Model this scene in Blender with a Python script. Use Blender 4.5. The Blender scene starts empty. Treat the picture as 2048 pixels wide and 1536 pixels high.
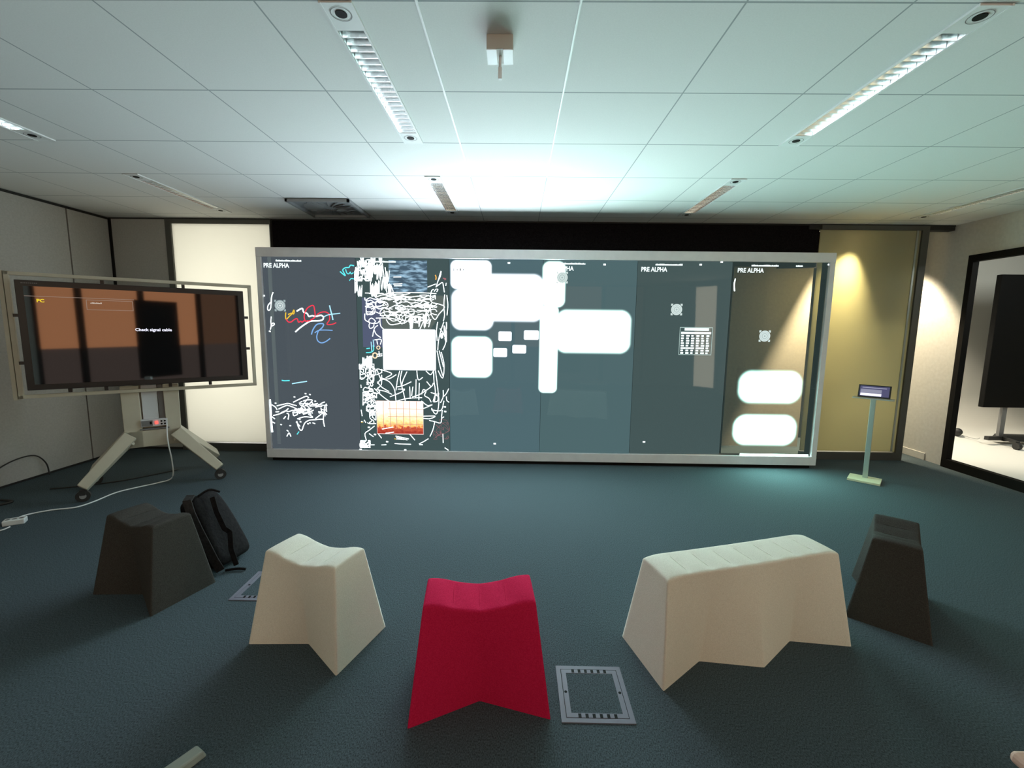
import bpy, bmesh, math, random
from mathutils import Vector, Matrix
PI = math.pi
S = bpy.context.scene
COL = S.collection

# ------------------------------------------------------------------ camera
cam_d = bpy.data.cameras.new('camera'); cam = bpy.data.objects.new('camera', cam_d); COL.objects.link(cam)
cam_d.sensor_width = 36.0; cam_d.lens = 877.9 * 36.0 / 2048.0; cam_d.clip_start = 0.05; cam_d.clip_end = 60
cam.matrix_world = Matrix(((0.99985, -0.01333, 0.01062, 0.0), (0.01219, 0.12403, -0.99220, 0.0), (0.01191, 0.99219, 0.12418, 1.47), (0, 0, 0, 1)))
S.camera = cam
# ------------------------------------------------------------------ world and exposure
w = bpy.data.worlds.new('world'); S.world = w; w.use_nodes = True
w.node_tree.nodes['Background'].inputs[0].default_value = (0.55, 0.62, 0.66, 1)
w.node_tree.nodes['Background'].inputs[1].default_value = 0.0
S.view_settings.view_transform = 'Standard'; S.view_settings.look = 'None'
S.view_settings.exposure = 0.42; S.view_settings.gamma = 1.0
try: S.view_settings.use_curve_mapping = False
except Exception: pass

# ------------------------------------------------------------------ lights
def area(name, loc, target, sx, sy, power, color, spread=180):
    l = bpy.data.lights.new(name, 'AREA'); l.shape = 'RECTANGLE'; l.size = sx; l.size_y = sy; l.energy = power; l.color = color
    l.spread = math.radians(spread)
    o = bpy.data.objects.new(name, l); COL.objects.link(o); o.location = loc
    o.rotation_euler = (Vector(target) - Vector(loc)).to_track_quat('-Z', 'Y').to_euler(); return o
def spot(name, loc, target, deg, power, color, blend=.25, r=.04):
    l = bpy.data.lights.new(name, 'SPOT'); l.spot_size = math.radians(deg); l.spot_blend = blend; l.energy = power; l.color = color
    l.shadow_soft_size = r
    o = bpy.data.objects.new(name, l); COL.objects.link(o); o.location = loc
    o.rotation_euler = (Vector(target) - Vector(loc)).to_track_quat('-Z', 'Y').to_euler(); return o
# corridor behind the frosted sliding panels
area('corridor_light_left', (-3.35, 5.95, 1.35), (-3.35, 5.0, 1.35), 1.7, 2.4, 42, (1, .955, .87))
area('corridor_light_right', (4.15, 6.0, 0.95), (3.75, 5.05, 0.9), 1.0, 1.3, 6.5, (1, .96, .74))
spot('corridor_wall_washer', (3.76, 5.20, 2.58), (3.10, 5.6, 0.0), 78, 900, (1, .84, .58), 1.0, .012)
spot('corridor_downlight', (4.40, 5.48, 2.60), (4.76, 5.25, 0.0), 66, 260, (1, .84, .58), .5, .05)
# warm lit office behind the camera
area('rear_room_light_right', (4.50, -1.25, 1.32), (0.8, 2.0, 1.0), 0.5, 2.4, 25, (1, .85, .63))
area('rear_room_light_left', (-2.8, -2.3, 1.75), (-0.8, 2.0, 0.4), 1.8, 1.2, 20, (1, .86, .62))
# white studio cove seen through the window on the right
spot('studio_light', (5.25, 6.3, 2.5), (5.75, 6.3, 0.0), 84, 240, (1, .90, .72), .6, .1)
area('studio_fill', (6.4, 4.2, 2.55), (6.4, 5.2, 0.3), 1.6, 1.6, 26, (.9, .95, .88))

# ------------------------------------------------------------------ materials
def mat(name, color, rough=.6, metal=0.0, spec=.5, ior=1.5, emis=None, es=1.0):
    m = bpy.data.materials.new(name); m.use_nodes = True
    b = m.node_tree.nodes['Principled BSDF']
    b.inputs['Base Color'].default_value = (*color, 1); b.inputs['Roughness'].default_value = rough
    b.inputs['Metallic'].default_value = metal; b.inputs['IOR'].default_value = ior
    b.inputs['Specular IOR Level'].default_value = spec
    if emis: b.inputs['Emission Color'].default_value = (*emis, 1); b.inputs['Emission Strength'].default_value = es
    return m
def N(m, t, **kw):
    n = m.node_tree.nodes.new(t)
    for k, v in kw.items(): setattr(n, k, v)
    return n
def L(m, a, b): m.node_tree.links.new(a, b)
def bs(m): return m.node_tree.nodes['Principled BSDF']
def noisy(m, c1, c2, scale, bump=.0, coord='Object', detail=4, bdist=.01, stretch=(1, 1, 1)):
    tc = N(m, 'ShaderNodeTexCoord'); mp = N(m, 'ShaderNodeMapping'); mp.inputs['Scale'].default_value = stretch
    n = N(m, 'ShaderNodeTexNoise'); n.inputs['Scale'].default_value = scale; n.inputs['Detail'].default_value = detail
    r = N(m, 'ShaderNodeValToRGB'); r.color_ramp.elements[0].position = .3; r.color_ramp.elements[1].position = .7
    r.color_ramp.elements[0].color = (*c1, 1); r.color_ramp.elements[1].color = (*c2, 1)
    L(m, tc.outputs[coord], mp.inputs['Vector']); L(m, mp.outputs[0], n.inputs['Vector']); L(m, n.outputs[0], r.inputs[0]); L(m, r.outputs[0], bs(m).inputs['Base Color'])
    if bump:
        b = N(m, 'ShaderNodeBump'); b.inputs['Strength'].default_value = bump; b.inputs['Distance'].default_value = bdist
        L(m, n.outputs[0], b.inputs['Height']); L(m, b.outputs[0], bs(m).inputs['Normal'])
    return m
def glow(name, color, strength):
    m = bpy.data.materials.new(name); m.use_nodes = True; nt = m.node_tree
    for n in list(nt.nodes):
        if n.type == 'BSDF_PRINCIPLED': nt.nodes.remove(n)
    e = N(m, 'ShaderNodeEmission'); e.inputs[0].default_value = (*color, 1)
    g = N(m, 'ShaderNodeNewGeometry'); mul = N(m, 'ShaderNodeMath', operation='MULTIPLY_ADD')
    mul.inputs[1].default_value = -strength; mul.inputs[2].default_value = strength   # dark on the reverse
    L(m, g.outputs['Backfacing'], mul.inputs[0]); L(m, mul.outputs[0], e.inputs[1])
    L(m, e.outputs[0], nt.nodes['Material Output'].inputs[0]); return m
def soft_window_mat(name, w_, h_, color, strength, edge):
    """lit window on the display: full strength inside, fading over the last few centimetres"""
    m = bpy.data.materials.new(name); m.use_nodes = True; nt = m.node_tree
    nt.nodes.remove(bs(m))
    tc = N(m, 'ShaderNodeTexCoord'); sp = N(m, 'ShaderNodeSeparateXYZ'); L(m, tc.outputs['UV'], sp.inputs[0])
    hs = []
    for i, half in ((0, w_/2), (1, h_/2)):
        a = N(m, 'ShaderNodeMath', operation='SUBTRACT'); a.inputs[1].default_value = .5; L(m, sp.outputs[i], a.inputs[0])
        b = N(m, 'ShaderNodeMath', operation='ABSOLUTE'); L(m, a.outputs[0], b.inputs[0])
        c = N(m, 'ShaderNodeMath', operation='MULTIPLY_ADD'); c.inputs[1].default_value = half*2; c.inputs[2].default_value = -(half-edge); L(m, b.outputs[0], c.inputs[0])
        d = N(m, 'ShaderNodeMath', operation='MAXIMUM'); d.inputs[1].default_value = 0; L(m, c.outputs[0], d.inputs[0]); hs.append(d)
    p = []
    for d in hs:
        q = N(m, 'ShaderNodeMath', operation='POWER'); q.inputs[1].default_value = 2; L(m, d.outputs[0], q.inputs[0]); p.append(q)
    s = N(m, 'ShaderNodeMath', operation='ADD'); L(m, p[0].outputs[0], s.inputs[0]); L(m, p[1].outputs[0], s.inputs[1])
    r = N(m, 'ShaderNodeMath', operation='SQRT'); L(m, s.outputs[0], r.inputs[0])
    mr = N(m, 'ShaderNodeMapRange', interpolation_type='SMOOTHSTEP'); mr.inputs['From Min'].default_value = edge; mr.inputs['From Max'].default_value = 0
    L(m, r.outputs[0], mr.inputs['Value'])
    pw = N(m, 'ShaderNodeMath', operation='POWER'); pw.inputs[1].default_value = 1.6; L(m, mr.outputs[0], pw.inputs[0])
    e = N(m, 'ShaderNodeEmission'); e.inputs[0].default_value = (*color, 1)
    g = N(m, 'ShaderNodeNewGeometry'); mul = N(m, 'ShaderNodeMath', operation='MULTIPLY_ADD'); mul.inputs[1].default_value = -strength; mul.inputs[2].default_value = strength
    L(m, g.outputs['Backfacing'], mul.inputs[0]); m2 = N(m, 'ShaderNodeMath', operation='MULTIPLY'); L(m, mul.outputs[0], m2.inputs[0]); L(m, pw.outputs[0], m2.inputs[1])
    L(m, m2.outputs[0], e.inputs[1])
    t = N(m, 'ShaderNodeBsdfTransparent'); ad = N(m, 'ShaderNodeAddShader'); L(m, t.outputs[0], ad.inputs[0]); L(m, e.outputs[0], ad.inputs[1])
    L(m, ad.outputs[0], nt.nodes['Material Output'].inputs[0]); return m

M = {}
# carpet tiles
c = M['carpet'] = mat('carpet', (.09, .1, .105), .95, spec=.03)
noisy(c, (.029, .038, .043), (.102, .134, .152), 260, .15, 'Object', 5, .002, (1, .55, 1))
# ceiling tiles: joint lines between mineral boards
c = M['ceiling'] = mat('ceiling_tile', (.74, .75, .74), .85, spec=.2)
tc = N(c, 'ShaderNodeTexCoord'); sp = N(c, 'ShaderNodeSeparateXYZ'); L(c, tc.outputs['Object'], sp.inputs[0])
ln = []
for ax, off, pitch, half in ((0, -.385, .6, .0035), (1, 1.7608, .6186, .0045)):
    a = N(c, 'ShaderNodeMath', operation='SUBTRACT'); a.inputs[1].default_value = off - pitch*20.5; L(c, sp.outputs[ax], a.inputs[0])
    b = N(c, 'ShaderNodeMath', operation='MODULO'); b.inputs[1].default_value = pitch; L(c, a.outputs[0], b.inputs[0])
    d = N(c, 'ShaderNodeMath', operation='SUBTRACT'); d.inputs[1].default_value = pitch/2; L(c, b.outputs[0], d.inputs[0])
    e = N(c, 'ShaderNodeMath', operation='ABSOLUTE'); L(c, d.outputs[0], e.inputs[0])
    f = N(c, 'ShaderNodeMath', operation='LESS_THAN'); f.inputs[1].default_value = half; L(c, e.outputs[0], f.inputs[0]); ln.append(f)
mx = N(c, 'ShaderNodeMath', operation='MAXIMUM'); L(c, ln[0].outputs[0], mx.inputs[0]); L(c, ln[1].outputs[0], mx.inputs[1])
nz = N(c, 'ShaderNodeTexNoise'); nz.inputs['Scale'].default_value = 160; L(c, tc.outputs['Object'], nz.inputs['Vector'])
r = N(c, 'ShaderNodeValToRGB'); r.color_ramp.elements[0].color = (.70, .71, .70, 1); r.color_ramp.elements[1].color = (.79, .80, .79, 1); L(c, nz.outputs[0], r.inputs[0])
mc = N(c, 'ShaderNodeMixRGB'); mc.inputs['Color2'].default_value = (.36, .39, .40, 1); L(c, mx.outputs[0], mc.inputs['Fac']); L(c, r.outputs[0], mc.inputs['Color1']); L(c, mc.outputs[0], bs(c).inputs['Base Color'])
M['white_wall'] = noisy(mat('white_wall_paint', (.6, .58, .54), .8), (.56, .545, .51), (.62, .605, .57), 30)
M['sand_wall'] = noisy(mat('sand_wall_paint', (.34, .31, .26), .8), (.32, .29, .245), (.36, .33, .275), 30)
M['grey_wall'] = noisy(mat('grey_partition', (.4, .4, .38), .8), (.37, .37, .35), (.42, .42, .40), 60)
M['seam'] = mat('dark_seam', (.02, .02, .02), .8)
M['black_fabric'] = noisy(mat('black_fabric', (.006, .005, .006), .95, spec=.1), (.004, .003, .004), (.012, .010, .011), 80)
M['dark_trim'] = mat('dark_trim', (.018, .018, .017), .7)
M['black_frame'] = mat('black_frame', (.008, .007, .006), .6, spec=.1)
M['grey_alu'] = noisy(mat('grey_aluminium_frame', (.7, .7, .73), .45, .1), (.80, .80, .83), (.86, .86, .88), 12)
M['panel_frame'] = mat('panel_frame_metal', (.11, .11, .10), .45, .5)
def frosted(name, col, tw):
    m = bpy.data.materials.new(name); m.use_nodes = True; nt = m.node_tree
    b = bs(m); b.inputs['Base Color'].default_value = (*col, 1); b.inputs['Roughness'].default_value = .45
    t = N(m, 'ShaderNodeBsdfTranslucent'); t.inputs[0].default_value = (*col, 1)
    mx = N(m, 'ShaderNodeMixShader'); mx.inputs[0].default_value = tw; L(m, b.outputs[0], mx.inputs[1]); L(m, t.outputs[0], mx.inputs[2])
    L(m, mx.outputs[0], nt.nodes['Material Output'].inputs[0]); return m
M['frost_white'] = frosted('frosted_white_glass', (.86, .86, .80), .7)
M['frost_olive'] = frosted('frosted_olive_glass', (.62, .60, .42), .6)
M['white_stool'] = noisy(mat('cream_felt', (.76, .73, .64), .9, spec=.03), (.71, .68, .59), (.82, .79, .70), 220, .25, bdist=.002)
M['red_stool'] = noisy(mat('crimson_felt', (.45, .010, .035), .9, spec=.03), (.50, .011, .060), (.64, .020, .088), 220, .25, bdist=.002)
M['grey_stool'] = noisy(mat('charcoal_felt', (.075, .068, .062), .9, spec=.03), (.040, .037, .034), (.066, .061, .056), 220, .25, bdist=.002)
M['tv_glass'] = mat('tv_glass', (.006, .006, .007), .035, spec=.5, ior=2.4)
M['tv_bezel'] = mat('tv_bezel', (.014, .013, .013), .35)
M['cream_metal'] = noisy(mat('cream_powder_coat', (.46, .42, .33), .5), (.44, .40, .315), (.48, .44, .345), 9)
M['bracket_metal'] = mat('light_bracket', (.55, .56, .58), .4)
M['grey_plastic'] = mat('grey_plastic', (.16, .16, .16), .5)
M['black_rubber'] = mat('black_rubber', (.02, .02, .02), .6)
M['hub'] = mat('hub_grey', (.35, .35, .35), .4, .4)
M['white_plastic'] = mat('white_plastic', (.7, .72, .72), .4)
M['red_switch'] = mat('lit_red_switch', (.6, .02, .02), .3, emis=(1, .05, .04), es=2.5)
M['lum_white'] = mat('luminaire_white_enamel', (.74, .76, .76), .45)
M['mirror_alu'] = mat('bright_reflector', (.86, .88, .88), .22, 1.0)
M['tube'] = mat('tube_glass', (.8, .82, .82), .3)
M['hole'] = mat('socket_black', (.004, .004, .004), .6, spec=.1)
M['fbox_metal'] = mat('floor_box_metal', (.17, .17, .215), .5, 0.0, spec=.2)
M['kiosk_post'] = mat('kiosk_post', (.42, .45, .42), .35, .6)
M['kiosk_base'] = mat('kiosk_base', (.58, .55, .38), .5)
M['bag'] = noisy(mat('black_nylon', (.012, .011, .011), .8, spec=.12), (.005, .004, .005), (.013, .011, .011), 60, .3)
M['bag_grey'] = noisy(mat('dark_grey_nylon', (.03, .028, .027), .8, spec=.12), (.02, .018, .018), (.032, .029, .028), 60, .3)
M['cove'] = mat('white_cove_paint', (.72, .71, .66), .6)
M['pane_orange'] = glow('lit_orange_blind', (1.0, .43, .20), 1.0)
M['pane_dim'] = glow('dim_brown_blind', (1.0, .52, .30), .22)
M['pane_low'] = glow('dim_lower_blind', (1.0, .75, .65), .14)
M['pane_blue'] = glow('cool_doorway_glow', (.62, .72, 1.0), 1.1)
M['foot_grey'] = mat('foot_grey', (.32, .36, .33), .5)
M['pink_table'] = mat('pale_pink_laminate', (.55, .36, .28), .5)
M['diff_metal'] = mat('diffuser_metal', (.30, .31, .32), .5, .3)
M['sensor_white'] = mat('sensor_white', (.8, .82, .84), .5)
M['sensor_body'] = mat('sensor_body', (.50, .48, .44), .6)
# display glass: slightly see-through dark film with a reflecting face and a faint backlight
def display_glass(name, tint, leak, ls):
    m = bpy.data.materials.new(name); m.use_nodes = True; nt = m.node_tree; nt.nodes.remove(bs(m))
    t = N(m, 'ShaderNodeBsdfTransparent'); t.inputs[0].default_value = (*tint, 1)
    e = N(m, 'ShaderNodeEmission'); e.inputs[0].default_value = (*leak, 1); e.inputs[1].default_value = ls
    ad = N(m, 'ShaderNodeAddShader'); L(m, t.outputs[0], ad.inputs[0]); L(m, e.outputs[0], ad.inputs[1])
    g = N(m, 'ShaderNodeBsdfGlossy'); g.inputs['Roughness'].default_value = .03
    fr = N(m, 'ShaderNodeFresnel'); fr.inputs[0].default_value = 1.32
    mx = N(m, 'ShaderNodeMixShader'); L(m, fr.outputs[0], mx.inputs[0]); L(m, ad.outputs[0], mx.inputs[1]); L(m, g.outputs[0], mx.inputs[2])
    L(m, mx.outputs[0], nt.nodes['Material Output'].inputs[0]); return m

# ------------------------------------------------------------------ mesh helpers
class MB:
    def __init__(s): s.bm = bmesh.new()
    def box(s, a, b, Mx=None):
        x0, y0, z0 = a; x1, y1, z1 = b
        vs = [s.bm.verts.new(v) for v in ((x0,y0,z0),(x1,y0,z0),(x1,y1,z0),(x0,y1,z0),(x0,y0,z1),(x1,y0,z1),(x1,y1,z1),(x0,y1,z1))]
        for f in ((0,3,2,1),(4,5,6,7),(0,1,5,4),(1,2,6,5),(2,3,7,6),(3,0,4,7)): s.bm.faces.new([vs[i] for i in f])
        if Mx: bmesh.ops.transform(s.bm, matrix=Mx, verts=vs)
        return s
    def quad(s, *p):
        s.bm.faces.new([s.bm.verts.new(v) for v in p]); return s
    def hexa(s, p):      # eight points, bottom loop then top loop
        vs = [s.bm.verts.new(v) for v in p]
        for f in ((0,3,2,1),(4,5,6,7),(0,1,5,4),(1,2,6,5),(2,3,7,6),(3,0,4,7)): s.bm.faces.new([vs[i] for i in f])
        return s
    def bar(s, p, q, wx, wy, up=(0, 0, 1), w2=None):
        p, q = Vector(p), Vector(q); d = (q-p).normalized(); u = Vector(up); x = d.cross(u).normalized(); y = x.cross(d).normalized()
        w2 = w2 or (wx, wy)
        a = [p + x*i*wx/2 + y*j*wy/2 for i, j in ((-1,-1),(1,-1),(1,1),(-1,1))]; b = [q + x*i*w2[0]/2 + y*j*w2[1]/2 for i, j in ((-1,-1),(1,-1),(1,1),(-1,1))]
        return s.hexa(a+b)
    def cyl(s, p, q, r, n=20, r2=None):
        p, q = Vector(p), Vector(q); d = (q-p).normalized(); u = Vector((0,0,1)) if abs(d.z) < .9 else Vector((1,0,0)); x = d.cross(u).normalized(); y = x.cross(d)
        r2 = r if r2 is None else r2
        A = [s.bm.verts.new(p + (x*math.cos(2*PI*i/n) + y*math.sin(2*PI*i/n))*r) for i in range(n)]
        B = [s.bm.verts.new(q + (x*math.cos(2*PI*i/n) + y*math.sin(2*PI*i/n))*r2) for i in range(n)]
        for i in range(n): s.bm.faces.new((A[i], A[(i+1)%n], B[(i+1)%n], B[i]))
        s.bm.faces.new(A[::-1]); s.bm.faces.new(B); return s
    def tube(s, pts, r, n=8):
        P = [Vector(p) for p in pts]; out = []
        for i in range(len(P)-1):          # catmull-rom
            p0 = P[max(i-1,0)]; p1 = P[i]; p2 = P[i+1]; p3 = P[min(i+2,len(P)-1)]
            for k in range(6):
                t = k/6; out.append(.5*((2*p1)+(p2-p0)*t+(2*p0-5*p1+4*p2-p3)*t*t+(3*p1-p0-3*p2+p3)*t**3))
        out.append(P[-1]); rings = []
        for i, p in enumerate(out):
            d = (out[min(i+1,len(out)-1)]-out[max(i-1,0)]).normalized(); u = Vector((0,0,1)) if abs(d.z) < .9 else Vector((1,0,0)); x = d.cross(u).normalized(); y = x.cross(d)
            rings.append([s.bm.verts.new(p + (x*math.cos(2*PI*k/n)+y*math.sin(2*PI*k/n))*r) for k in range(n)])
        for a, b in zip(rings, rings[1:]):
            for k in range(n): s.bm.faces.new((a[k], a[(k+1)%n], b[(k+1)%n], b[k]))
        s.bm.faces.new(rings[0][::-1]); s.bm.faces.new(rings[-1]); return s
    def build(s, name, m, parent=None, smooth=False, bevel=0, kind=None):
        bmesh.ops.recalc_face_normals(s.bm, faces=s.bm.faces)
        return s.raw(name, m, parent, smooth, bevel, kind)
    def raw(s, name, m, parent=None, smooth=False, bevel=0, kind=None):
        me = bpy.data.meshes.new(name); s.bm.to_mesh(me); s.bm.free(); me.materials.append(m)
        if smooth: me.shade_smooth() if hasattr(me, 'shade_smooth') else [setattr(p, 'use_smooth', True) for p in me.polygons]
        o = bpy.data.objects.new(name, me); COL.objects.link(o)
        if parent: o.parent = parent
        if bevel:
            b = o.modifiers.new('bevel', 'BEVEL'); b.width = bevel; b.segments = 2; b.limit_method = 'ANGLE'
        if kind: o['kind'] = kind
        return o
def tag(o, label, cat, group=None):
    o['label'] = label; o['category'] = cat
    if group: o['group'] = group
    return o
def thing(name, label, cat, loc=(0,0,0), rz=0, group=None):
    o = bpy.data.objects.new(name, None); COL.objects.link(o); o.location = loc; o.rotation_euler = (0, 0, rz); o.empty_display_size = .1
    return tag(o, label, cat, group)
def copy_tree(root, loc, label):
    r = root.copy(); COL.objects.link(r); r.location = loc; r['label'] = label
    for ch in list(root.children):
        k = ch.copy(); COL.objects.link(k); k.parent = r
        for g in list(ch.children):
            d = g.copy(); COL.objects.link(d); d.parent = k
    return r
ST = 'structure'
def struct(b, name, m, **kw): return b.build(name, m, kind=ST, **kw)

# ------------------------------------------------------------------ room shell
XL, XR, YB, YR, ZC = -4.58, 4.80, 5.05, -2.60, 2.656
struct(MB().box((-4.9, -2.9, -.08), (4.82, 6.6, 0)), 'floor', M['carpet'])
# ceiling with open slots where the louvre fittings sit
b = MB(); LUMX = (-3.085, -.685, 1.715, 4.115); LUMY = ((1.7608, 2.998), (3.6166, 4.775)); hw = .0625
xs = [-4.9]
for x in LUMX: xs += [x-hw, x+hw]
xs.append(4.9)
for i in range(len(xs)-1):
    x0, x1 = xs[i], xs[i+1]
    segs = [(-2.9, 6.6)] if i % 2 == 0 else [(-2.9, LUMY[0][0]), (LUMY[0][1], LUMY[1][0]), (LUMY[1][1], 6.6)]
    for y0, y1 in segs: b.box((x0, y0, ZC), (x1, y1, ZC+.012))
b.box((-4.9, -2.9, ZC+.12), (4.9, 6.6, ZC+.14))
struct(b, 'ceiling', M['ceiling'])
for k_, x_ in enumerate((-.385, .215)):
    struct(MB().box((x_-.0045, -2.6, ZC-.005), (x_+.0045, 3.62, ZC)), 'trim_%d' % (k_+5), M['lum_white'])
# left side wall of tall partition leaves with dark gaps
b = MB()
for y0, y1 in ((-2.6, .02), (.03, 1.22), (1.23, 2.42), (2.43, 3.62), (3.64, 4.56), (4.575, 5.02)): b.box((XL-.08, y0, .025), (XL, y1, ZC-.03))
struct(b, 'wall_left', M['grey_wall'])
struct(MB().box((XL-.12, -2.6, 0), (XL-.02, 5.05, ZC)), 'trim_1', M['seam'])
# back wall: short leaf beside the corner, then header and curtain behind the display
struct(MB().box((XL+.012, YB, .03), (-3.965, YB+.07, ZC-.012)), 'wall_back', M['grey_wall'])
b = MB().box((-4.70, YB+.01, 0), (-3.94, YB+.09, ZC)).box((-4.59, YB-.005, ZC-.014), (4.79, YB+.05, ZC))
b.box((3.2, YB, ZC-.055), (4.79, YB+.08, ZC-.01))
struct(b, 'trim_2', M['dark_trim'])
struct(MB().box((-2.765, YB+.02, 2.20), (3.325, YB+.06, ZC-.01)).box((-2.765, YB+.02, 0), (2.42, YB+.06, 2.20)), 'wall_header', M['black_fabric'])
struct(MB().box((-2.6, YB+.06, 0), (-2.55, 6.1, ZC)).box((2.05, YB+.06, 0), (2.1, 6.1, ZC)).box((3.98, YB+.17, 1.55), (4.47, YB+.19, ZC)), 'light_baffle', M['black_fabric'])  # unseen black baffles, added to stop corridor light spilling and to shade the olive panel
# corridor behind
struct(MB().box((-4.9, 6.1, 0), (4.9, 6.2, ZC)), 'wall_corridor', M['dark_trim'])
struct(MB().box((2.1, 5.6, 0), (3.65, 5.68, ZC)), 'wall_alcove', M['sand_wall'])
# black blade added beside the corridor spotlight; its edge cuts the light on the alcove wall diagonally
lp = Vector((3.76, 5.20, 2.58)); e1 = lp.lerp(Vector((3.70, 5.6, 2.13)), .10); e2 = lp.lerp(Vector((2.60, 5.6, -.19)), .10); ex = (e1-e2)*.25
bd = MB(); q_ = [e1+ex, e2-ex*1.5, e2-ex*1.5+Vector((-.55, .12, .0)), e1+ex+Vector((-.55, .12, .06))]
bd.hexa(q_+[v+Vector((0, .004, .004)) for v in q_]); struct(bd, 'trim_4', M['black_fabric'])
# frosted sliding leaves either side of the display
def leaf(name, x0, x1, m, label, fl, fr):
    t = thing(name, label, 'sliding panel', ((x0+x1)/2, YB, 0))
    a, c = x0-(x0+x1)/2, x1-(x0+x1)/2
    MB().box((a+fl, 0, .10), (c-fr, .012, ZC-.055)).build('frosted_pane', m, t)
    f = MB().box((a, -.02, ZC-.06), (c, .03, ZC-.014)).box((a, -.02, .0), (c, .03, .09))
    if fl: f.box((a, -.02, .09), (a+fl, .03, ZC-.06))
    if fr: f.box((c-fr, -.02, .09), (c, .03, ZC-.06))
    f.build('panel_frame', M['panel_frame'], t)
    if fr > .05: MB().box((c-fr-.05, -.008, .10), (c-fr-.03, -.001, ZC-.06)).build('glazing_bead', M['kiosk_post'], t)
    return t
leaf('sliding_panel', -3.95, -2.765, M['frost_white'], 'brightly backlit white frosted sliding panel left of the wide display wall', .065, .012)
leaf('sliding_panel', 3.33, 4.50, M['frost_olive'], 'dim olive frosted sliding panel behind the tablet stand, right of the display', .0, .075)

# right wall with the black framed window to the studio
WY0, WY1, WZ1 = 2.30, 4.84, 2.30
b = MB().box((XR, -2.6, 0), (XR+.03, WY0, ZC)).box((XR, WY1, 0), (XR+.03, 6.1, ZC)).box((XR, WY0, WZ1), (XR+.03, WY1, ZC))
struct(b, 'wall_right', M['white_wall'])
struct(MB().box((XR-.012, 5.06, 0), (XR, 6.09, .085)), 'baseboard_right', M['white_wall'], bevel=.004)
wf = MB().box((XR-.03, WY0, 0), (XR+.034, WY0+.07, WZ1)).box((XR-.03, WY1-.055, 0), (XR+.034, WY1, WZ1)).box((XR-.03, WY0+.07, 0), (XR+.034, WY1-.055, .095)).box((XR-.03, WY0+.07, WZ1-.07), (XR+.034, WY1-.055, WZ1))
struct(wf, 'window_1', M['black_frame'])
gm = mat('clear_glass', (1, 1, 1), 0, ior=1.45); gt = N(gm, 'ShaderNodeBsdfTransparent'); gg = N(gm, 'ShaderNodeBsdfGlossy'); gg.inputs['Roughness'].default_value = .01
gf = N(gm, 'ShaderNodeFresnel'); gf.inputs[0].default_value = 1.08; gx = N(gm, 'ShaderNodeMixShader'); L(gm, gf.outputs[0], gx.inputs[0]); L(gm, gt.outputs[0], gx.inputs[1]); L(gm, gg.outputs[0], gx.inputs[2]); L(gm, gx.outputs[0], gm.node_tree.nodes['Material Output'].inputs[0])
g = MB().box((XR+.005, WY0+.07, .095), (XR+.011, WY1-.055, WZ1-.07)).build('window_glass', gm, bpy.data.objects['window_1'])
# studio: white floor running up into the wall in a cove
prof = [(0, .0)]; prof = [(2.0, 0), (6.0, 0)] + [(6.0+.6*math.sin(a*PI/16), .6-.6*math.cos(a*PI/16)) for a in range(1, 9)] + [(6.6, 3.0)]
b = MB(); rows = [[b.bm.verts.new((x, y, z)) for y, z in prof] for x in (4.93, 9.2)]
for i in range(len(prof)-1): b.bm.faces.new((rows[0][i], rows[1][i], rows[1][i+1], rows[0][i+1]))
o = b.raw('wall_studio', M['cove'], smooth=True, kind=ST)
struct(MB().box((4.93, 2.0, 2.95), (9.2, 6.62, 3.0)).box((9.2, 2.0, 0), (9.25, 6.62, 3.0)).box((4.93, 1.95, 0), (9.2, 2.0, 3.0)), 'trim_3', M['grey_wall'])

# rear wall of the room (behind the camera), mirrored in the glass
b = MB().box((-4.58, YR-.1, 0), (-.82, YR, ZC)).box((3.42, YR-.1, 0), (4.80, YR, ZC)).box((-.82, YR-.1, 0), (3.42, YR, .06))
struct(b, 'wall_rear', M['grey_wall'])
mull = (-.82, -.12, 1.0, 2.3, 3.42)
for i in range(4):
    x0, x1 = mull[i]+.05, mull[i+1]-.05
    f = MB().box((mull[i], YR-.06, .06), (x0, YR+.04, ZC)).box((x1, YR-.06, .06), (mull[i+1], YR+.04, ZC)).build('window_%d' % (i+2), M['black_frame'], kind=ST)
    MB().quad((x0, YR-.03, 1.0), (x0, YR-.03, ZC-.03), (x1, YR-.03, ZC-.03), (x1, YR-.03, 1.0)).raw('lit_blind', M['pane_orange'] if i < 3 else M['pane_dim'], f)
    MB().quad((x0, YR-.03, .06), (x0, YR-.03, 1.0), (x1, YR-.03, 1.0), (x1, YR-.03, .06)).raw('lower_blind', M['pane_low'], f)

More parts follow.
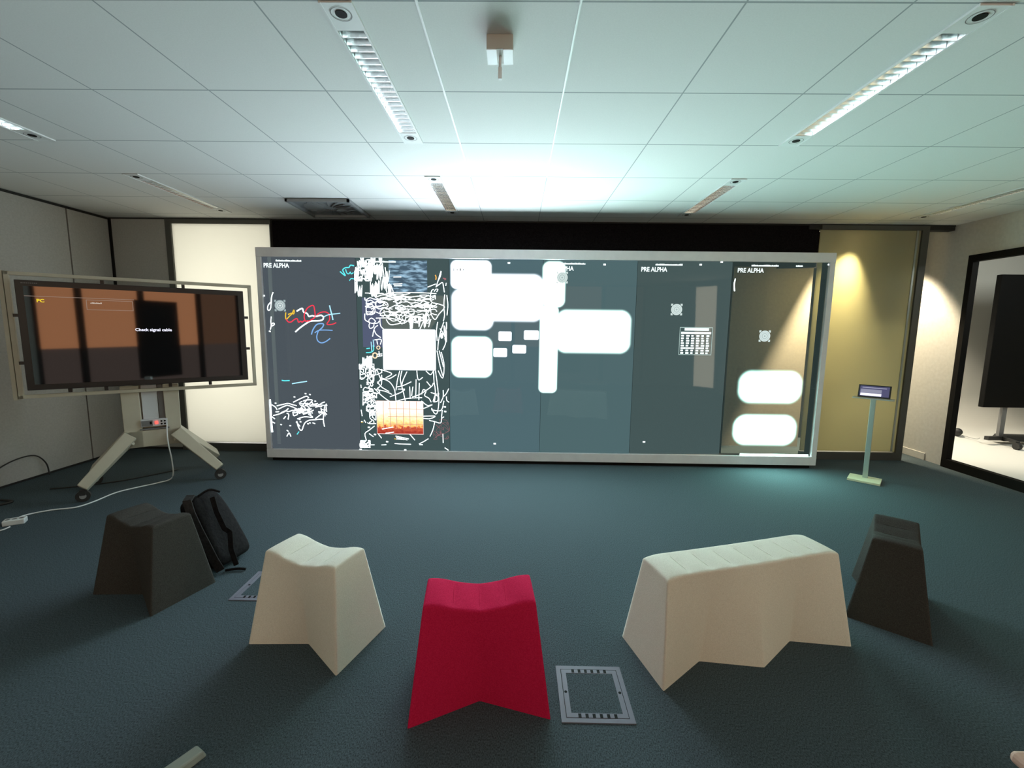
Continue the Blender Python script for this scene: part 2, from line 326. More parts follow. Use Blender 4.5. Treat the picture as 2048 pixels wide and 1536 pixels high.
# ------------------------------------------------------------------ ceiling fittings
def luminaire(x, y0, y1, label):
    Ln = y1-y0; t = thing('ceiling_light', label, 'ceiling light', (x, y0, ZC), 0, 'recessed louvre ceiling lights')
    e = .155
    b = MB()
    for a, c in ((0, e), (Ln-e, Ln)): b.box((-hw+.002, a+.002, -.006), (hw-.002, c, .004))
    b.box((-hw+.001, 0, -.008), (-hw+.009, Ln, .01)).box((hw-.009, 0, -.008), (hw-.001, Ln, .01))
    b.build('housing', M['lum_white'], t)
    for a in (.06, Ln-.085):
        r = MB(); n = 28
        r.cyl((0, a, -.0085), (0, a, -.0055), .022, 24); hb = r.build('socket', M['hole'], t)
        q = MB(); A = [q.bm.verts.new((.040*math.cos(2*PI*i/n), a+.040*math.sin(2*PI*i/n), -.0075)) for i in range(n)]
        B = [q.bm.verts.new((.037*math.cos(2*PI*i/n), a+.037*math.sin(2*PI*i/n), -.0075)) for i in range(n)]
        for i in range(n): q.bm.faces.new((A[i], A[(i+1)%n], B[(i+1)%n], B[i]))
        q.build('socket_ring', M['grey_plastic'], t)
    # mirror trough
    b = MB(); pr = [(-hw+.01, -.004), (-hw+.012, .02), (-.038, .045), (-.015, .06), (.015, .06), (.038, .045), (hw-.012, .02), (hw-.01, -.004)]
    rr = [[b.bm.verts.new((px, yy, pz)) for px, pz in pr] for yy in (e, Ln-e)]
    for i in range(7): b.bm.faces.new((rr[0][i], rr[0][i+1], rr[1][i+1], rr[1][i]))
    b.bm.faces.new(rr[0]); b.bm.faces.new(rr[1][::-1])
    b.build('reflector', M['mirror_alu'], t)
    b = MB(); n = 20
    for i in range(n+1):
        y = e + (Ln-2*e)*i/n
        b.hexa([(-hw+.012, y-.0015, -.004), (hw-.012, y-.0015, -.004), (hw-.012, y+.0015, -.004), (-hw+.012, y+.0015, -.004), (-hw+.014, y-.006, .022), (hw-.014, y-.006, .022), (hw-.014, y+.006, .022), (-hw+.014, y+.006, .022)])
    b.build('louvre', M['mirror_alu'], t)
    MB().cyl((0, e, .04), (0, Ln-e, .04), .008, 12).build('fluorescent_tube', M['tube'], t, smooth=True)
luminaire(LUMX[0], *LUMY[0], 'recessed ceiling light cut off by the left edge of the photo')
luminaire(LUMX[1], *LUMY[0], 'bright long louvred ceiling light left of the hanging sensor')
luminaire(LUMX[2], *LUMY[0], 'bright long louvred ceiling light at the upper right of the ceiling')
luminaire(LUMX[0], *LUMY[1], 'faint recessed ceiling light above the rolling touch monitor')
luminaire(LUMX[1], *LUMY[1], 'dim louvred ceiling light just above the left half of the display wall')
luminaire(LUMX[2], *LUMY[1], 'dim louvred ceiling light just above the right half of the display wall')
luminaire(LUMX[3], *LUMY[1], 'thin sliver of ceiling light above the right end of the room')

t = thing('air_diffuser', 'square metal ceiling air diffuser with swirl vanes, near the black header on the left', 'air vent', (-1.885, 4.544, ZC))
MB().box((-.29, -.29, -.006), (.29, .29, -.001)).build('diffuser_plate', M['diff_metal'], t)
b = MB()
for i in range(20):
    a = 2*PI*i/20; b.box((.07, -.012, -.004), (.24, .012, .004), Matrix.Translation((0, 0, -.011)) @ Matrix.Rotation(a, 4, 'Z') @ Matrix.Rotation(.5, 4, 'X'))
b.build('swirl_vanes', M['grey_plastic'], t)
MB().box((-.30, -.30, -.03), (.30, -.280, -.004)).box((-.30, .280, -.03), (.30, .30, -.004)).box((-.30, -.30, -.03), (-.28, .30, -.004)).box((.28, -.30, -.03), (.30, .30, -.004)).build('rim', M['diff_metal'], t)

t = thing('ceiling_sensor', 'small white box hanging on the ceiling with a bright stick below', 'sensor', (-.087, 1.99, ZC))
MB().box((-.054, -.052, -.056), (.054, .052, -.001)).build('sensor_box', M['sensor_body'], t, bevel=.002)
for s in (-1, 1):
    MB().box((min(s*.014, s*.054), -.052, -.060), (max(s*.014, s*.054), .052, -.0565)).build('cover_plate', M['sensor_white'], t)
MB().cyl((0, .0, -.056), (0, .0, -.10), .006, 12).build('stem', M['sensor_white'], t, smooth=True)
MB().box((-.008, -.008, -.145), (.008, .008, -.10)).build('probe', M['sensor_white'], t, bevel=.002)

# ------------------------------------------------------------------ display wall
DX0, DZ0, DW, DH, DY = -2.69, .13, 5.90, 2.06, 4.70
disp = thing('display_wall', 'very wide touch display wall of six dark panels in a grey metal frame', 'display', (DX0, DY, 0))
f = MB().box((-.05, -.03, 2.19), (DW+.055, .012, 2.285)).box((-.05, -.03, .035), (DW+.055, .012, .13)).box((-.05, -.028, .13), (0, .012, 2.19)).box((DW, -.028, .13), (DW+.055, .012, 2.19))
f.build('frame', M['grey_alu'], disp, bevel=.003)
MB().box((0, -.01, 0), (DW, .11, .036)).box((-.045, .0125, .036), (-.005, .11, 2.28)).box((DW+.008, .0125, .036), (DW+.05, .11, 2.28)).box((-.04, .0125, .036), (DW+.04, .11, .12)).build('plinth', M['black_frame'], disp)
leaks = [(.072, .090, .106), (.055, .090, .092), (.078, .140, .160), (.076, .135, .145), (.058, .092, .092), (.022, .036, .034)]
for i in range(6):
    x0, x1 = DW*i/6+.0015, DW*(i+1)/6-.0015
    MB().quad((x0, 0, .13), (x1, 0, .13), (x1, 0, 2.19), (x0, 0, 2.19)).raw('screen_panel', display_glass('display_glass_%d' % i, (.05, .065, .065) if i < 4 else (.30, .31, .28) if i == 4 else (.52, .52, .46), leaks[i], .78), disp)
MB().box((-.0, .004, .13), (.004, .012, 2.19)).build('edge_strip', M['black_frame'], disp)
def rect(name, r, m, y, parent=disp, uv=False):
    x0, z1, x1, z0 = r; x0, x1, z0, z1 = x0/1000, x1/1000, z0/1000+.13, z1/1000+.13
    b = MB(); b.quad((x0, y, z0), (x1, y, z0), (x1, y, z1), (x0, y, z1))
    if uv:
        ul = b.bm.loops.layers.uv.new('uv')
        for fc in b.bm.faces:
            for lp, c_ in zip(fc.loops, ((0,0),(1,0),(1,1),(0,1))): lp[ul].uv = c_
    return b.raw(name, m, parent)
SW = 24.0
TEAL = (.64, 1.0, .92); BLU = (.80, .90, 1.0)
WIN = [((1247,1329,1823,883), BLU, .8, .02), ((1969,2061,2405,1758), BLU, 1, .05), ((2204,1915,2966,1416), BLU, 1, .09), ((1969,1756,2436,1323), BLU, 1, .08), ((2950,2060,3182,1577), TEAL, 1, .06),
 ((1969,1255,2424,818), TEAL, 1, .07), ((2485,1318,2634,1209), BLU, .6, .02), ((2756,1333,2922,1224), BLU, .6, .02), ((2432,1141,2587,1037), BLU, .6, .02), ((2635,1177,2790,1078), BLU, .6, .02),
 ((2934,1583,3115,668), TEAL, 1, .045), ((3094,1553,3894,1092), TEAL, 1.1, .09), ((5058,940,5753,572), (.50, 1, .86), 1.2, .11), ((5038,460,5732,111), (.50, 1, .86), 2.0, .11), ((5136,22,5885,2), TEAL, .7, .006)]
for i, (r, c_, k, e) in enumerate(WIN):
    if e > .04: e *= 1.5; r = (r[0]-20 if r[0] > 2000 else r[0], min(r[1]+20, 2061), r[2]+20, r[3]-20)  # wider soft edge: bloom around the bright windows put into the emission
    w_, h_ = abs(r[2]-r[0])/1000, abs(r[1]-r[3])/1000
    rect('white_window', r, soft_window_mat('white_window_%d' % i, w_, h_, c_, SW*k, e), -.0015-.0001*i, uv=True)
# small photograph tile: warm sunset gradient with pale grid
pm = bpy.data.materials.new('sunset_tile'); pm.use_nodes = True; pm.node_tree.nodes.remove(bs(pm))
tc = N(pm, 'ShaderNodeTexCoord'); sp = N(pm, 'ShaderNodeSeparateXYZ'); L(pm, tc.outputs['UV'], sp.inputs[0])
nz = N(pm, 'ShaderNodeTexNoise'); nz.inputs['Scale'].default_value = 14; L(pm, tc.outputs['UV'], nz.inputs['Vector'])
ad = N(pm, 'ShaderNodeMath', operation='MULTIPLY_ADD'); ad.inputs[1].default_value = .35; L(pm, nz.outputs[0], ad.inputs[0]); L(pm, sp.outputs[1], ad.inputs[2])
rp = N(pm, 'ShaderNodeValToRGB'); els = rp.color_ramp.elements; els[0].color = (.28, .03, .02, 1); els[0].position = .2; els[1].color = (1.3, 1.1, .85, 1); els[1].position = .95
for p_, c_ in ((.36, (.45, .08, .04, 1)), (.42, (1.0, .42, .12, 1)), (.65, (1.1, .80, .42, 1))): q = els.new(p_); q.color = c_
L(pm, ad.outputs[0], rp.inputs[0]); em = N(pm, 'ShaderNodeEmission'); L(pm, rp.outputs[0], em.inputs[0]); em.inputs[1].default_value = 1.1; L(pm, em.outputs[0], pm.node_tree.nodes['Material Output'].inputs[0])
rect('picture_tile', (1169,548,1674,186), pm, -.0035, uv=True)
b = MB()
for k in range(1, 7): x = 1.169+.505*k/7; b.box((x-.003, -.0042, .13+.245), (x+.003, -.0038, .13+.548))
for k in range(3): z = .13+.548-.085*(k+1); b.box((1.29, -.0042, z-.003), (1.674, -.0038, z+.003))
b.build('picture_grid', glow('brown_grid', (.55, .30, .22), .9), disp)
b = MB()
for x0, z0, x1, z1 in ((1.166,.310,1.169,.680),(1.674,.310,1.677,.680),(1.166,.310,1.677,.316),(1.166,.675,1.677,.680)): b.box((x0, -.0042, z0), (x1, -.0038, z1))
b.build('picture_border', glow('pink_border', (1, .8, .75), .9), disp)
# dark blue picture near the top of the second panel and a violet shade under it
bm_ = bpy.data.materials.new('night_tile'); bm_.use_nodes = True; bm_.node_tree.nodes.remove(bs(bm_))
tc = N(bm_, 'ShaderNodeTexCoord'); nz = N(bm_, 'ShaderNodeTexNoise'); nz.inputs['Scale'].default_value = 3.5; nz.inputs['Detail'].default_value = 5; mp = N(bm_, 'ShaderNodeMapping'); mp.inputs['Scale'].default_value = (1, 3, 1); mp.inputs['Rotation'].default_value = (0, 0, -.4)
L(bm_, tc.outputs['UV'], mp.inputs[0]); L(bm_, mp.outputs[0], nz.inputs['Vector']); rp = N(bm_, 'ShaderNodeValToRGB'); rp.color_ramp.elements[0].position = .45; rp.color_ramp.elements[0].color = (.05, .085, .12, 1); rp.color_ramp.elements[1].position = .80; rp.color_ramp.elements[1].color = (.42, .66, .85, 1)
L(bm_, nz.outputs[0], rp.inputs[0]); em = N(bm_, 'ShaderNodeEmission'); L(bm_, rp.outputs[0], em.inputs[0]); L(bm_, em.outputs[0], bm_.node_tree.nodes['Material Output'].inputs[0])
rect('picture_tile', (1332,2040,1736,1716), bm_, -.0012, uv=True)
rect('violet_window', (1040,1650,1250,1130), glow('violet_leak', (.07, .085, .14), 1), -.0011)
